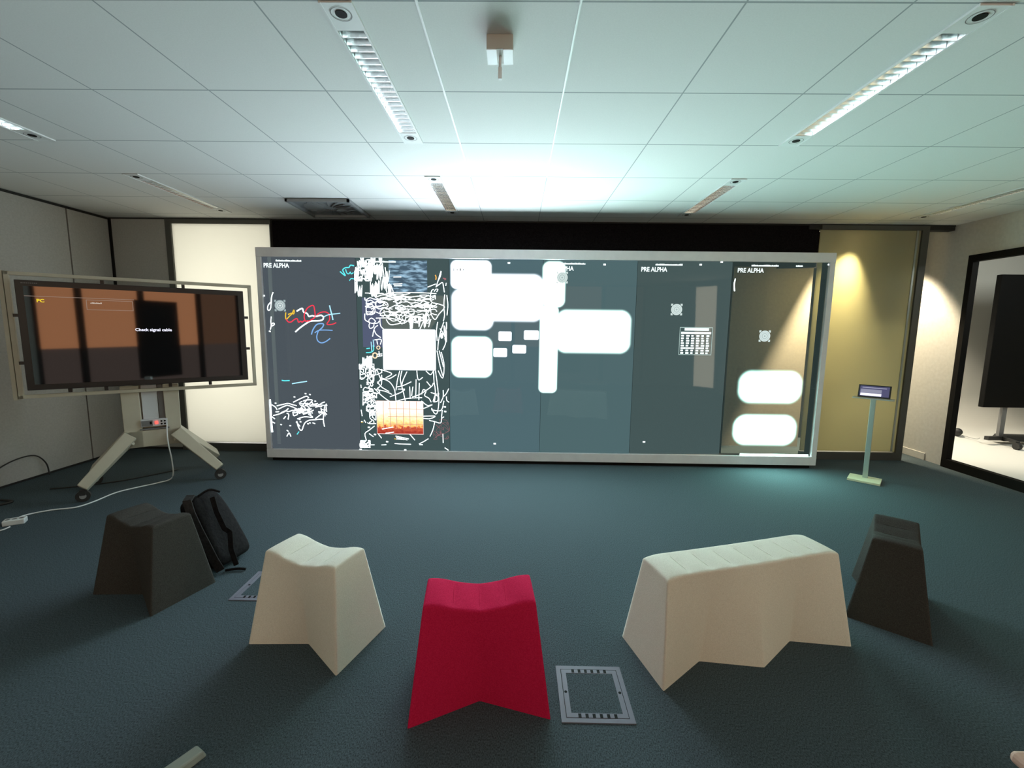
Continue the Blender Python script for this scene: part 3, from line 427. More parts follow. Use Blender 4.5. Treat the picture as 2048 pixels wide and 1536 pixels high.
# handwriting, one mesh per ink colour
INK = {
'white': [[16,100,1693,82,1646,75,1586,64,1525,43,1506,33,1525,43,1563,76,1597],[16,67,1438,60,1388,62,1350,51,1308],[16,62,1358,82,1373,97,1366,89,1352,61,1339],[20,39,1287,48,1284],[22,347,1503,371,1518,406,1530,416,1493,453,1478,471,1448,506,1456,544,1449,599,1461,625,1443,616,1416,581,1404,488,1399,441,1375,377,1332,321,1285],[28,2,542,5,471,6,392],[28,-3,389,3,314,9,189],[16,94,443,147,470,193,484,250,466,300,444,377,435],[16,77,478,148,496,200,506,251,492,289,483],[16,22,487,56,465,74,436],[16,32,370,97,388,157,415,197,448],[16,259,521,332,558,404,588,428,569],[16,313,438,339,458,381,517,415,556],[16,369,536,402,546,466,547,439,511,405,491,436,453],[16,437,479,495,483,559,475],[16,465,518,477,502,522,510],[16,554,504,574,517,600,527],[16,287,307,297,254,321,209,340,216,355,255,377,295,423,322,494,330,572,335,580,299,588,257],[16,295,336,373,360,463,356,420,387],[16,280,300,316,255],[16,579,335,584,397],[16,182,396,200,383,191,331],[16,143,336,164,360],[16,598,475,595,423,616,391],[16,614,482,618,424],[16,117,401,164,422,202,416,248,430,299,418],[16,247,410,255,371,297,385],[16,172,206,184,196],[16,168,140,193,177,210,141],[16,461,294,483,286],[16,336,522,353,529],[16,558,455,568,397],[16,495,343,555,390],[16,60,410,92,414],[16,18,354,43,334],[16,21,295,40,285],[13,327,498,334,510,319,513,359,504,389,513],[13,421,435,413,447,407,433,441,424,474,435],[13,347,410,374,399,412,414,432,408,445,419],[13,404,502,444,491,460,498,499,496,536,486],[13,411,425,431,428,422,434,456,450,439,445],[13,338,416,349,422,394,432,402,442,424,450],[13,361,390,362,388,401,402,386,411,416,407],[13,324,429,317,430,300,424,337,410,365,395],[13,254,431,296,422,303,408,323,398,323,408],[13,394,494,399,479,401,495,385,505,417,511],[13,342,445,386,448,381,462,366,473,391,485],[13,260,418,256,401,245,400,276,404,320,405],[13,327,446,310,449,306,436,340,437,323,444],[13,326,437,321,425,312,440,352,438,397,442],[13,537,412,568,405,582,418,575,406,613,393],[13,355,405,387,401,420,401,443,395,440,382],[13,557,450,599,436,616,451,616,463,616,458],[13,268,439,289,437,317,424,313,440,354,456],[13,533,500,566,492,603,491,618,501,618,506],[13,534,404,545,404,528,419,547,419,583,417],[13,292,427,323,426,303,415,338,429,354,433],[13,503,467,499,467,542,481,530,477,568,477],[13,386,396,417,411,455,421,455,410,462,401],[13,300,393,293,405,305,410,320,397,348,414],[13,348,424,360,417,372,431,368,420,371,411],[13,565,415,589,412,589,398,599,385,599,373],[18,392,617,401,616],[18,439,608,448,607],[18,268,579,277,578],[18,58,507,67,506],[18,106,270,115,269],[18,206,259,215,258],[18,322,304,331,303],[18,313,330,322,329],[18,404,283,413,282],[18,424,293,433,292],[18,494,535,503,534],[18,614,492,623,491],[18,337,487,346,486],[15,1200,1981,1210,1931,1221,1981,1217,1935,1231,1982,1244,1932,1253,1984],[15,1007,2021,1014,1955,1018,2018,1011,1943,1028,2033,1037,1943,1039,2029],[15,1139,1946,1135,1894,1147,1943,1154,1894,1157,1946,1159,1894,1176,1942],[15,1046,2042,1058,1972,1064,2039,1064,1972,1061,2029,1066,1967,1077,2032],[15,1156,2057,1171,2006,1181,2050,1177,2013,1179,2057,1191,2008,1191,2050],[15,1247,2058,1252,1988,1255,2058,1252,2004,1250,2058,1247,2004,1262,2058],[15,1176,1978,1188,1902,1197,1974,1206,1905,1214,1965,1225,1907,1224,1966],[15,1053,2030,1053,1961,1059,2017,1072,1967,1089,2019,1086,1953,1101,2021],[15,1112,1966,1127,1914,1144,1968,1146,1912,1161,1964,1157,1915,1173,1961],[15,1231,1982,1230,1936,1241,1979,1254,1939,1258,1984,1258,1936,1259,1982],[15,1150,2007,1144,1928,1153,2011,1159,1937,1160,2001,1170,1924,1183,2003],[15,1211,1998,1219,1954,1216,1996,1211,1955,1210,1993,1224,1953,1237,1993],[15,1151,2057,1161,2019,1164,2057,1175,2021,1181,2057,1176,2019,1192,2057],[15,1094,1986,1100,1922,1108,1981,1107,1922,1124,1984,1134,1926,1152,1985],[15,1037,1942,1042,1892,1046,1935,1061,1892,1063,1942,1059,1892,1063,1937],[15,1236,2058,1245,2018,1258,2058,1257,2018,1260,2058,1260,2008,1262,2058],[15,1038,1941,1053,1892,1069,1942,1077,1893,1076,1932,1073,1893,1082,1939],[15,1187,1947,1184,1894,1186,1956,1184,1894,1188,1953,1197,1894,1198,1953],[15,1042,2055,1051,2022,1058,2055,1059,2025,1064,2055,1067,2028,1071,2055],[15,987,1959,983,1896,992,1967,995,1892,1004,1955,1011,1892,1021,1965],[15,1100,1943,1099,1906,1105,1946,1112,1907,1116,1950,1122,1899,1139,1946],[15,1131,1999,1128,1941,1128,2000,1134,1935,1135,1997,1141,1947,1156,2000],[13,1330,1791,1328,1685,1337,1801,1333,1673,1338,1796,1349,1665,1352,1788],[13,1173,1761,1174,1663,1183,1790,1180,1663,1200,1787,1196,1663,1215,1793],[13,979,1930,973,1817,986,1936,988,1820,1002,1921,1004,1832,1005,1940],[13,1106,1930,1112,1837,1131,1931,1139,1824,1147,1936,1147,1818,1157,1943],[13,1215,1969,1219,1861,1230,1963,1242,1858,1257,1969,1259,1868,1263,1967],[13,1098,1952,1098,1845,1104,1967,1113,1854,1129,1949,1123,1836,1122,1945],[13,974,1815,971,1695,979,1815,980,1702,985,1811,994,1720,994,1809],[13,1138,1814,1137,1690,1150,1786,1150,1678,1161,1800,1173,1688,1188,1798],[13,1125,1937,1120,1867,1134,1946,1146,1870,1158,1949,1159,1859,1160,1949],[13,1344,1778,1349,1665,1352,1784,1349,1665,1352,1766,1349,1665,1352,1772],[13,1153,1748,1155,1662,1156,1759,1148,1662,1163,1749,1171,1663,1172,1747],[13,1247,1873,1255,1728,1275,1872,1283,1742,1292,1867,1301,1725,1316,1864],[13,1214,1962,1206,1838,1224,1966,1216,1842,1232,1962,1241,1842,1252,1966],[13,1000,1899,996,1759,997,1898,992,1784,996,1904,992,1784,1002,1890],[13,1193,1817,1198,1696,1202,1809,1212,1688,1227,1837,1227,1693,1231,1823],[13,999,1778,1008,1660,1025,1773,1025,1660,1044,1755,1039,1661,1048,1778],[13,1301,1909,1307,1808,1306,1913,1309,1790,1315,1928,1324,1811,1340,1929],[15,1118,1980,1137,1993,1162,1999,1183,1987,1192,1972,1183,1946,1160,1939,1130,1925,1103,1941,1087,1942,1089,1963,1107,2001,1131,1978,1154,1979],[15,1027,1857,1033,1867,1042,1872,1049,1862,1052,1854,1047,1825,1036,1825,1022,1825,1008,1825,999,1840,998,1868,1003,1875,1011,1857,1019,1863],[15,1090,2018,1097,2034,1113,2040,1132,2042,1149,2032,1158,2016,1157,2006,1147,2001,1133,2004,1121,1994,1117,2004,1122,2012,1137,2020,1157,2041],[15,1077,1837,1085,1852,1098,1859,1113,1860,1124,1848,1128,1836,1123,1826,1112,1826,1098,1826,1088,1827,1086,1832,1092,1839,1105,1863,1120,1865],[15,1108,1883,1103,1864,1094,1862,1086,1864,1082,1885,1085,1897,1096,1913,1112,1936,1128,1934,1138,1896,1142,1885,1138,1869,1129,1862,1120,1866],[15,1151,1973,1153,1954,1147,1940,1135,1935,1122,1932,1115,1957,1116,1961,1127,1991,1143,1985,1161,1984,1173,1962,1177,1972,1171,1931,1159,1914],[15,1017,1910,1014,1887,999,1864,976,1852,975,1868,976,1884,976,1901,977,1911,977,1920,977,1923,976,1893,975,1873,975,1848,975,1847],[15,1070,1849,1033,1843,999,1851,978,1877,976,1896,994,1919,1022,1930,1049,1926,1062,1892,1058,1881,1032,1833,997,1846,974,1827,976,1883],[13,1217,1638,1253,1627,1291,1647,1327,1629,1365,1638,1402,1645,1439,1644,1476,1647,1512,1638],[13,1241,1649,1282,1654,1323,1665,1363,1656,1403,1656,1444,1651,1485,1665,1525,1662,1565,1656],[13,1166,1677,1205,1664,1245,1678,1285,1683,1325,1673,1364,1674,1404,1664,1444,1665,1484,1680],[13,1263,1645,1300,1651,1336,1639,1372,1639,1409,1642,1445,1644,1482,1641,1519,1658,1555,1640],[13,1081,1699,1118,1698,1154,1689,1190,1700,1226,1695,1262,1697,1298,1682,1335,1703,1371,1695],[13,1296,1692,1329,1693,1360,1688,1393,1689,1425,1692,1457,1693,1489,1689,1521,1692,1553,1703],[13,1380,1679,1426,1669,1472,1676,1518,1668,1564,1664,1610,1669,1657,1672,1702,1663,1749,1683],[13,1657,1681,1697,1685,1737,1682,1777,1672,1817,1681,1820,1666,1820,1683,1820,1669,1820,1663],[13,1409,1621,1455,1641,1500,1629,1545,1635,1591,1632,1636,1625,1681,1626,1727,1640,1772,1642],[13,1074,1649,1074,1647,1074,1647,1080,1624,1126,1650,1171,1637,1217,1630,1263,1649,1308,1636],[13,1186,1657,1221,1637,1256,1649,1292,1636,1327,1647,1363,1638,1398,1647,1434,1663,1470,1665],[13,1636,1643,1681,1657,1725,1648,1769,1650,1814,1667,1820,1654,1820,1643,1820,1654,1820,1647],[12,1079,1561,1078,1553,1079,1563,1092,1561,1129,1563,1166,1559,1204,1562,1241,1568,1278,1571],[12,1560,1586,1603,1567,1646,1589,1689,1584,1731,1586,1774,1573,1817,1578,1834,1591,1834,1591],[12,1529,1575,1557,1559,1585,1561,1612,1557,1640,1577,1668,1567,1696,1576,1723,1565,1751,1575],[12,1142,1531,1170,1549,1198,1546,1224,1534,1252,1547,1280,1547,1307,1534,1334,1540,1361,1534],[12,1633,1483,1658,1482,1683,1487,1708,1475,1733,1485,1758,1476,1783,1494,1808,1484,1832,1480],[12,1480,1563,1528,1562,1577,1567,1625,1568,1673,1561,1720,1555,1769,1570,1817,1563,1834,1565],[12,1639,1565,1684,1548,1730,1573,1775,1570,1820,1557,1833,1560,1833,1561,1833,1558,1834,1565],[12,1422,1565,1462,1577,1500,1565,1540,1564,1579,1560,1618,1586,1657,1576,1697,1584,1736,1585],[12,1329,1498,1355,1497,1382,1494,1408,1500,1435,1516,1461,1502,1487,1507,1513,1515,1539,1501],[12,1137,1496,1185,1503,1232,1486,1280,1504,1328,1506,1375,1486,1423,1504,1471,1504,1518,1502],[12,1500,1617,1531,1612,1562,1600,1594,1603,1626,1605,1657,1597,1689,1621,1720,1615,1752,1606],[12,1232,1468,1261,1468,1290,1469,1319,1469,1348,1475,1377,1478,1406,1476,1435,1471,1464,1471],[12,1388,1497,1430,1515,1471,1497,1513,1506,1554,1512,1596,1518,1637,1506,1679,1517,1720,1514],[12,1376,1613,1405,1606,1434,1593,1463,1609,1493,1609,1522,1613,1551,1601,1580,1598,1609,1613],[12,1596,1639,1622,1630,1648,1640,1674,1632,1700,1641,1726,1641,1752,1641,1777,1632,1803,1642],[12,1626,1526,1664,1524,1703,1524,1741,1514,1780,1535,1819,1536,1833,1514,1833,1523,1833,1524],[12,1418,1594,1402,1603,1394,1625,1396,1636,1408,1636,1426,1636,1445,1637,1456,1637,1456,1611,1447,1610,1430,1593,1413,1586,1403,1607,1404,1636],[12,1589,1425,1555,1412,1514,1412,1479,1419,1463,1442,1470,1458,1496,1471,1531,1463,1560,1446,1572,1450,1560,1439,1528,1415,1487,1390,1450,1390],[12,1086,1559,1100,1579,1124,1587,1149,1580,1164,1556,1165,1534,1150,1508,1125,1504,1099,1503,1085,1512,1085,1535,1091,1557,1114,1577,1139,1581],[12,1388,1574,1427,1566,1449,1549,1448,1520,1423,1505,1386,1504,1349,1508,1328,1515,1331,1545,1357,1556,1397,1575,1437,1567,1462,1535,1464,1540],[12,1504,1444,1540,1456,1586,1459,1627,1454,1648,1428,1644,1421,1617,1395,1580,1402,1547,1395,1533,1416,1544,1439,1578,1454,1623,1466,1664,1424],[12,1489,1388,1473,1388,1457,1388,1448,1389,1448,1405,1457,1413,1470,1418,1483,1420,1489,1397,1487,1388,1476,1392,1460,1388,1443,1388,1433,1387],[12,1251,1613,1287,1610,1313,1593,1318,1568,1300,1553,1265,1542,1226,1537,1196,1556,1187,1580,1201,1612,1232,1596,1269,1606,1296,1577,1305,1580],[12,1741,1431,1731,1410,1715,1402,1698,1407,1688,1428,1687,1438,1698,1464,1717,1469,1736,1472,1750,1456,1753,1414,1745,1392,1730,1392,1713,1393],[12,1697,1591,1719,1600,1742,1596,1757,1571,1760,1545,1751,1529,1733,1524,1715,1516,1704,1551,1704,1575,1717,1583,1739,1596,1761,1579,1779,1598],[12,1720,1559,1705,1568,1707,1579,1723,1579,1749,1580,1774,1583,1789,1575,1789,1555,1774,1558,1749,1554,1723,1557,1707,1572,1706,1581,1721,1585],[12,1173,1489,1140,1474,1104,1479,1084,1498,1085,1513,1086,1545,1112,1551,1146,1542,1172,1544,1179,1519,1164,1485,1134,1490,1097,1472,1084,1484],[12,1401,1484,1425,1475,1436,1459,1427,1432,1401,1416,1366,1409,1335,1427,1317,1432,1318,1448,1337,1467,1365,1467,1391,1464,1405,1477,1398,1443],[12,1267,1459,1244,1465,1231,1488,1235,1512,1256,1532,1287,1552,1319,1535,1341,1513,1346,1498,1335,1481,1312,1453,1288,1471,1274,1495,1275,1519],[12,1500,1503,1478,1504,1461,1507,1456,1519,1465,1533,1485,1528,1509,1536,1529,1539,1537,1520,1531,1516,1513,1487,1490,1487,1473,1524,1466,1533],[12,1586,1492,1566,1482,1545,1486,1531,1498,1528,1524,1538,1532,1557,1539,1577,1534,1592,1531,1594,1492,1585,1482,1566,1471,1545,1460,1529,1471],[12,1219,1405,1203,1387,1175,1383,1143,1383,1119,1389,1109,1407,1117,1425,1137,1437,1161,1427,1178,1407,1182,1410,1168,1387,1141,1383,1110,1392],[12,1149,1596,1177,1603,1214,1610,1250,1605,1271,1598,1272,1586,1253,1571,1224,1558,1196,1564,1182,1588,1189,1607,1214,1619,1251,1612,1286,1598],[12,1139,1600,1123,1587,1096,1586,1087,1581,1088,1596,1088,1611,1089,1626,1102,1616,1136,1625,1160,1610,1166,1605,1154,1600,1127,1588,1099,1593],[12,1583,1412,1562,1422,1560,1439,1579,1446,1614,1457,1652,1461,1682,1446,1693,1439,1683,1421,1657,1413,1626,1411,1603,1424,1598,1446,1613,1428],[12,1452,1525,1424,1529,1410,1540,1415,1551,1436,1556,1465,1554,1491,1558,1503,1540,1498,1537,1476,1541,1444,1537,1415,1544,1399,1539,1401,1558],[12,1472,1418,1448,1429,1436,1452,1440,1473,1456,1481,1479,1497,1498,1469,1506,1467,1497,1422,1476,1416,1449,1427,1424,1432,1410,1447,1411,1460],[12,1642,1463,1657,1459,1666,1442,1665,1422,1653,1404,1633,1391,1613,1407,1598,1419,1593,1418,1599,1445,1613,1443,1629,1466,1639,1449,1639,1416],[12,1684,1457,1695,1400,1693,1456,1707,1402,1717,1453,1722,1406,1725,1458],[12,1691,1476,1692,1422,1701,1468,1715,1416,1717,1481,1724,1424,1725,1469],[12,1646,1455,1643,1350,1643,1453,1645,1348,1644,1448,1647,1363,1659,1459],[12,1720,1536,1724,1470,1726,1536,1725,1469,1726,1536,1725,1466,1726,1536],[12,1712,1460,1717,1406,1715,1454,1724,1405,1725,1459,1724,1401,1725,1451],[12,1547,1485,1547,1372,1548,1482,1558,1394,1561,1478,1576,1391,1583,1487],[12,1694,1424,1701,1347,1704,1435,1700,1338,1699,1434,1707,1348,1722,1431],[12,1555,1404,1550,1328,1552,1412,1558,1329,1565,1402,1569,1329,1579,1404],[12,1934,1403,1937,1332,1938,1403,1937,1335,1938,1400,1937,1328,1938,1399],[12,1911,1365,1913,1285,1910,1358,1917,1297,1914,1364,1920,1287,1935,1359],[12,1918,1232,1930,1197,1927,1243,1935,1197,1935,1243,1935,1197,1935,1237],[12,1916,1304,1927,1230,1930,1317,1935,1220,1936,1315,1935,1230,1936,1313],[12,1866,1283,1881,1230,1880,1290,1894,1234,1895,1285,1893,1235,1891,1284],[13,1365,1707,1517,1709,1684,1708,1828,1701],[13,1352,1785,1373,1726,1380,1688],[13,1268,2003,1286,1844,1312,1695],[13,1297,1963,1309,1859,1328,1725],[13,1829,1770,1857,1852,1883,1934,1876,1882,1849,1830],[13,1833,1774,1868,1800,1898,1815,1909,1763,1916,1719],[13,1936,1809,1932,1786],[13,1810,1725,1829,1747,1848,1744,1836,1721],[13,1385,1867,1460,1869],[13,1383,1793,1470,1800],[13,1390,1777,1466,1779],[13,1742,1768,1822,1799],[13,1767,1672,1783,1732,1802,1743],[13,1767,1672,1781,1612,1864,1591,1917,1561,1855,1485,1816,1431,1779,1476,1765,1551],[13,1919,1689,1910,1584,1916,1478,1904,1418],[13,1942,1682,1952,1584,1943,1479],[13,1907,1403,1875,1311,1851,1211,1841,1112],[13,1868,1334,1913,1266,1927,1190,1895,1112],[13,1842,1402,1829,1310,1835,1211],[13,1068,1480,1070,1420,1115,1390,1110,1359,1121,1329,1156,1345,1165,1383],[13,1145,1246,1167,1330,1202,1361],[13,1163,1315,1184,1269,1229,1235],[13,1228,1437,1233,1361,1263,1324],[13,1189,1437,1297,1442,1403,1425,1463,1380],[13,1296,1423,1341,1371,1448,1388],[13,1654,1330,1702,1437,1726,1528],[13,1708,1354,1717,1453,1749,1514],[13,1746,1354,1770,1431],[13,1167,1208,1236,1213,1227,1163],[13,1190,1200,1196,1162],[14,1193,1054,1239,1059],[14,1192,1031,1239,1040],[14,1209,1085,1212,1047],[14,1080,1014,1075,912,1090,1001,1101,927,1106,1011,1115,908,1126,1012],[14,1119,1006,1124,939,1129,1000,1127,935,1130,1009,1127,941,1129,999],[14,1032,1015,1031,909,1047,1018,1048,918,1066,1009,1066,914,1080,1011],[14,1129,1031,1123,963,1129,1026,1125,958,1130,1026,1128,963,1130,1033],[14,1112,968,1110,900,1112,967,1119,913,1128,966,1126,906,1128,960],[14,1081,1032,1078,981,1090,1032,1090,979,1106,1032,1118,980,1117,1033],[14,993,943,993,888,999,948,1013,890,1017,943,1018,885,1023,946],[14,1100,889,1099,831,1097,887,1102,831,1119,889,1115,831,1125,879],[14,1095,986,1095,900,1103,985,1110,888,1128,987,1126,900,1129,983],[14,1075,953,1072,887,1091,958,1095,896,1104,955,1103,892,1107,949],[12,1130,876,1148,860,1147,840,1146,828,1122,809,1095,809,1077,836,1074,854,1088,857,1116,862,1147,891,1148,849,1147,824,1147,825],[12,1031,914,1048,909,1059,894,1059,862,1048,841,1030,838,1008,833,1000,852,1001,881,1002,891,1007,912,1023,888,1036,893,1038,862],[12,1111,947,1133,948,1151,948,1151,948,1151,942,1150,914,1149,893,1141,899,1129,914,1128,948,1139,948,1151,948,1151,948,1151,948],[12,1036,795,1001,798,999,810,999,827,1000,855,1001,871,1029,850,1051,839,1057,820,1043,797,1014,780,998,792,998,784,999,800],[12,1079,733,1088,743,1102,747,1118,754,1130,736,1134,722,1131,719,1121,705,1111,718,1103,718,1103,712,1111,743,1125,747,1141,754],[12,1068,816,1091,829,1119,831,1142,821,1146,799,1146,787,1136,774,1116,766,1100,789,1094,795,1103,795,1126,833,1147,822,1146,807],[12,1083,682,1108,684,1127,677,1133,664,1122,651,1097,650,1066,650,1040,649,1027,661,1031,676,1049,695,1073,687,1094,695,1102,666],[12,1123,828,1135,806,1136,781,1126,750,1108,741,1091,745,1080,766,1081,798,1093,821,1112,837,1131,834,1145,823,1145,773,1138,749],[12,1217,770,1232,824,1230,824,1231,778,1230,756],[12,1083,654,1067,627,1112,678,1063,628,1066,603],[12,1162,866,1184,894,1201,895,1227,886,1234,868],[12,1083,776,1070,777,1086,798,1069,824,1069,824],[12,1195,695,1184,683,1206,639,1143,629,1136,657],[12,1173,673,1221,719,1230,756,1232,817,1218,769],[12,1178,833,1233,859,1232,870,1235,895,1234,890],[12,1074,753,1067,751,1081,740,1066,730,1087,723],[12,1113,719,1080,687,1134,661,1075,647,1120,604],[12,1089,544,1066,526,1039,528,1021,535,1021,563,1022,586,1028,617,1049,602,1067,592,1073,583,1063,556,1041,534,1019,497,1021,544],[12,1149,608,1134,591,1109,580,1080,586,1057,591,1048,614,1053,623,1071,629,1091,621,1107,610,1110,601,1097,581,1072,553,1044,575],[12,1090,613,1113,613,1129,606,1133,595,1124,585,1106,583,1085,573,1070,587,1066,607,1076,609,1096,607,1119,628,1136,595,1142,570],[12,1105,550,1121,549,1133,543,1137,528,1134,524,1124,507,1113,508,1106,527,1106,529,1114,529,1129,556,1145,558,1157,534,1162,502],[12,1051,596,1066,591,1075,581,1076,563,1071,556,1062,546,1055,561,1053,568,1059,572,1072,605,1088,603,1102,574,1112,557,1115,540],[12,1171,606,1165,598,1145,594,1130,607,1124,620,1131,634,1148,638,1168,633,1172,620,1172,623,1171,590,1171,581,1154,587,1138,603],[12,1089,598,1097,581,1079,569,1043,557,1021,562,1022,568,1023,598,1023,613,1036,600,1082,620,1115,602,1127,601,1111,547,1077,541],[12,1156,494,1131,493,1117,496,1120,505,1138,522,1165,534,1169,524,1168,514,1168,494,1168,494,1156,494,1130,493,1115,505,1115,500],[12,1022,587,1023,609,1024,631,1033,635,1066,635,1089,615,1095,594,1082,581,1056,553,1028,562,1022,582,1024,623,1024,642,1052,619],[12,1063,454,1057,463,1058,472,1061,486,1095,485,1127,490,1146,471,1143,453,1118,447,1080,446,1056,439,1057,454,1058,489,1057,468],[12,1112,338,1093,356,1090,384,1104,415,1131,423,1158,424,1157,401,1156,367,1155,336,1155,336,1143,342,1123,367,1116,364,1128,398],[12,1154,295,1135,295,1112,294,1093,294,1085,309,1088,310,1101,317,1118,334,1131,325,1133,300,1125,294,1106,294,1083,294,1064,303],[12,1068,514,1082,513,1093,500,1097,478,1092,451,1082,441,1070,449,1060,463,1057,457,1061,480,1073,502,1087,496,1099,490,1105,485],[12,1129,445,1139,436,1140,424,1131,416,1116,406,1100,399,1089,407,1088,425,1096,428,1111,445,1127,433,1138,428,1141,420,1134,426],[12,1094,495,1130,498,1159,484,1159,461,1158,434,1128,426,1090,424,1057,438,1057,449,1057,467,1078,479,1114,476,1146,502,1159,457],[12,1109,432,1124,427,1132,414,1132,402,1123,397,1110,390,1096,381,1088,391,1090,410,1100,423,1115,443,1130,412,1140,426,1140,387],[13,1127,932,1161,894,1167,840,1139,816],[13,1180,894,1223,778],[13,1232,794,1309,791,1388,836],[13,1242,884,1296,869,1342,843,1278,803],[13,1187,738,1215,778,1262,783,1323,749,1368,671,1380,553],[13,1189,668,1266,654,1336,623],[13,1184,754,1229,700,1305,654],[13,1319,596,1429,641,1477,673],[13,1428,875,1402,781,1384,671],[13,1451,876,1433,782,1461,657,1482,555],[13,1505,869,1464,783,1447,720],[13,1392,703,1463,720,1549,761],[13,1407,680,1477,681],[13,1150,683,1226,606,1310,544],[13,1380,545,1506,579,1662,590],[13,1532,706,1537,580],[13,1567,706,1553,612],[13,1604,785,1596,597],[13,1638,747,1630,566],[13,1561,596,1647,629,1765,710,1789,749],[13,1720,764,1758,718],[13,1613,879,1627,785,1674,810],[13,1714,880,1760,842,1791,882],[13,1795,882,1797,773,1811,664,1801,553],[13,1815,882,1835,711,1848,554,1830,428,1799,419,1769,474],[13,1663,630,1679,677,1710,662,1693,614,1740,584,1762,545],[13,1764,647,1818,632,1849,633],[13,1786,553,1810,617,1841,601,1832,554,1793,545],[13,1867,539,1895,602,1896,673],[13,1895,602,1927,635,1955,690],[13,1930,603,1934,564,1957,545],[13,1768,458,1870,452,1902,555],[13,1885,452,1876,373,1900,381],[13,1661,551,1723,505,1777,514,1683,472],[13,1681,385,1806,388,1751,359,1681,361],[13,1743,339,1797,328,1864,313,1876,365],[13,1801,324,1780,236,1748,163],[13,1727,134,1676,101,1628,76],[13,1632,66,1663,66],[13,1360,75,1454,70,1533,69],[13,1213,57,1261,60],[13,1083,56,1131,57],[13,1528,179,1578,119],[13,1137,267,1081,222,1032,181,1045,108],[13,1889,190,1892,94],[13,1911,34,1946,10],[13,998,443,1007,380],[13,997,316,1013,312],[13,1029,332,1044,305],[13,1079,181,1122,150],[13,1182,176,1212,136],[13,1370,159,1511,130],[13,1378,143,1495,118],[13,1377,127,1464,121],[13,1845,883,1891,806,1908,946,1879,1084],[13,1834,1099,1862,945,1891,837],[13,1857,1099,1900,930],[13,1003,719,1006,692],[13,1223,236,1341,259],[13,1261,189,1348,203],[18,1033,41,1014,51,980,34,989,31,979,26],[18,990,62,979,27,979,26,993,32,1043,28],[18,995,92,1049,54,1021,27,1030,27,1082,29],[18,984,78,980,34,979,26,981,80,1021,98],[18,1072,77,1083,60,1078,28,1082,29,1033,27],[18,1037,36,1058,28,1082,29,1072,28,1005,27],[18,982,97,982,99,1004,100,1031,94,1035,100],[18,988,63,1032,41,979,26,981,76,1050,37],[18,1075,97,1085,101,1084,80,1083,66,1038,28],[18,1026,34,1021,28,1071,28,1082,29,1082,36],[18,1026,89,982,99,982,99,982,99,1038,100],[18,1044,68,1085,101,1067,101,1069,101,1083,64],[18,999,51,979,26,979,26,979,28,981,88],[18,992,27,979,26,1005,38,984,86,981,74],[22,972,-5,985,-6],[22,1466,-6,1479,-7],[22,1267,95,1280,94],[22,1907,492,1919,491],[22,1910,441,1923,440],[22,1136,175,1148,173],[22,1071,253,1084,252],[20,4950,1883,4943,1832,4951,1765],[24,-8,1659,6,1659],[24,4791,2055,4804,2055],[24,4576,2026,4589,2026],[24,4082,135,4095,135],[24,2451,90,2465,90],[24,2586,2024,2599,2024],[24,3582,2017,3595,2017],[24,5932,2040,5945,2040]],
'yellow': [[18,225,1482,221,1444,227,1414,260,1445,292,1476,313,1514,316,1491,307,1472,284,1479,253,1467],[14,997,308,1011,312],[12,1357,129,1369,126]],
'red': [[18,227,1414,249,1387,280,1388,304,1407,343,1423,357,1385,380,1397,395,1386,419,1402,457,1395,504,1418,537,1449,533,1532,523,1562,496,1558,456,1531,427,1478,421,1432,434,1398,458,1402],[16,561,1468,592,1488,639,1498,677,1485,691,1459,689,1413,660,1367,718,1368,757,1384]],
'sky': [[20,697,1561,705,1520,718,1467,726,1418],[16,633,1447,676,1466,730,1475,803,1484],[18,258,724,321,736,415,751],[14,1128,1184,1132,1092],[14,1151,1207,1157,1138]],
'blue': [[20,491,1261,511,1312,556,1366,622,1371,612,1336,568,1297],[16,529,1277,568,1301,638,1306,715,1303],[18,564,1293,546,1236,556,1190,593,1169,640,1183,686,1215]],
'cyan': [[18,824,1915,850,1893,876,1875,855,1919,852,1938,879,1957,917,1961,933,1983,967,1979],[16,882,1938,892,1905,911,1894,930,1913,937,1894,960,1906],[14,919,1827,935,1846,966,1843],[18,148,759,175,755,226,758],[16,283,165,304,192],[16,1079,1114,1110,1118],[16,1074,1071,1124,1076,1152,1100,1150,1146]],
'orange': [[18,1824,1889,1831,1866,1827,1848]],
'pink': [[16,1906,1860,1933,1853,1921,1845],[3,1917,345,1901,350,1852,349,1856,331,1837,301],[3,1842,178,1786,132,1826,132,1796,191,1844,171],[3,1919,218,1933,210,1960,233,1894,192,1831,221],[3,1856,249,1809,297,1853,263,1903,233,1873,274],[3,1867,328,1929,282,1948,237,1903,271,1898,243],[3,1883,161,1834,188,1821,237,1861,279,1877,284],[3,1801,142,1839,173,1897,199,1871,186,1805,167],[3,1792,170,1787,166,1788,225,1852,181,1858,245],[3,1954,153,1918,134,1945,173,1941,135,1882,142],[3,1847,278,1918,323,1939,289,1937,335,1921,350],[3,1944,326,1961,266,1960,225,1961,275,1958,227],[3,1818,210,1876,159,1875,215,1856,186,1875,242]],
'tan': [[14,1192,1139,1211,1143,1222,1124,1206,1108,1187,1120,1192,1139],[20,1147,1061,1170,1069,1189,1050,1180,1019,1157,1015,1142,1034,1147,1061]],
}
INKC = {'white': ((.86, .98, 1.0), 1.9), 'red': ((1, .05, .09), .8), 'yellow': ((.95, .60, .05), .75), 'orange': ((1, .5, .1), .8), 'sky': ((.42, .80, 1), .9), 'blue': ((.22, .45, .85), .8), 'cyan': ((.12, .80, .85), .9), 'pink': ((.95, .35, .4), .35), 'tan': ((1, .75, .5), .9)}
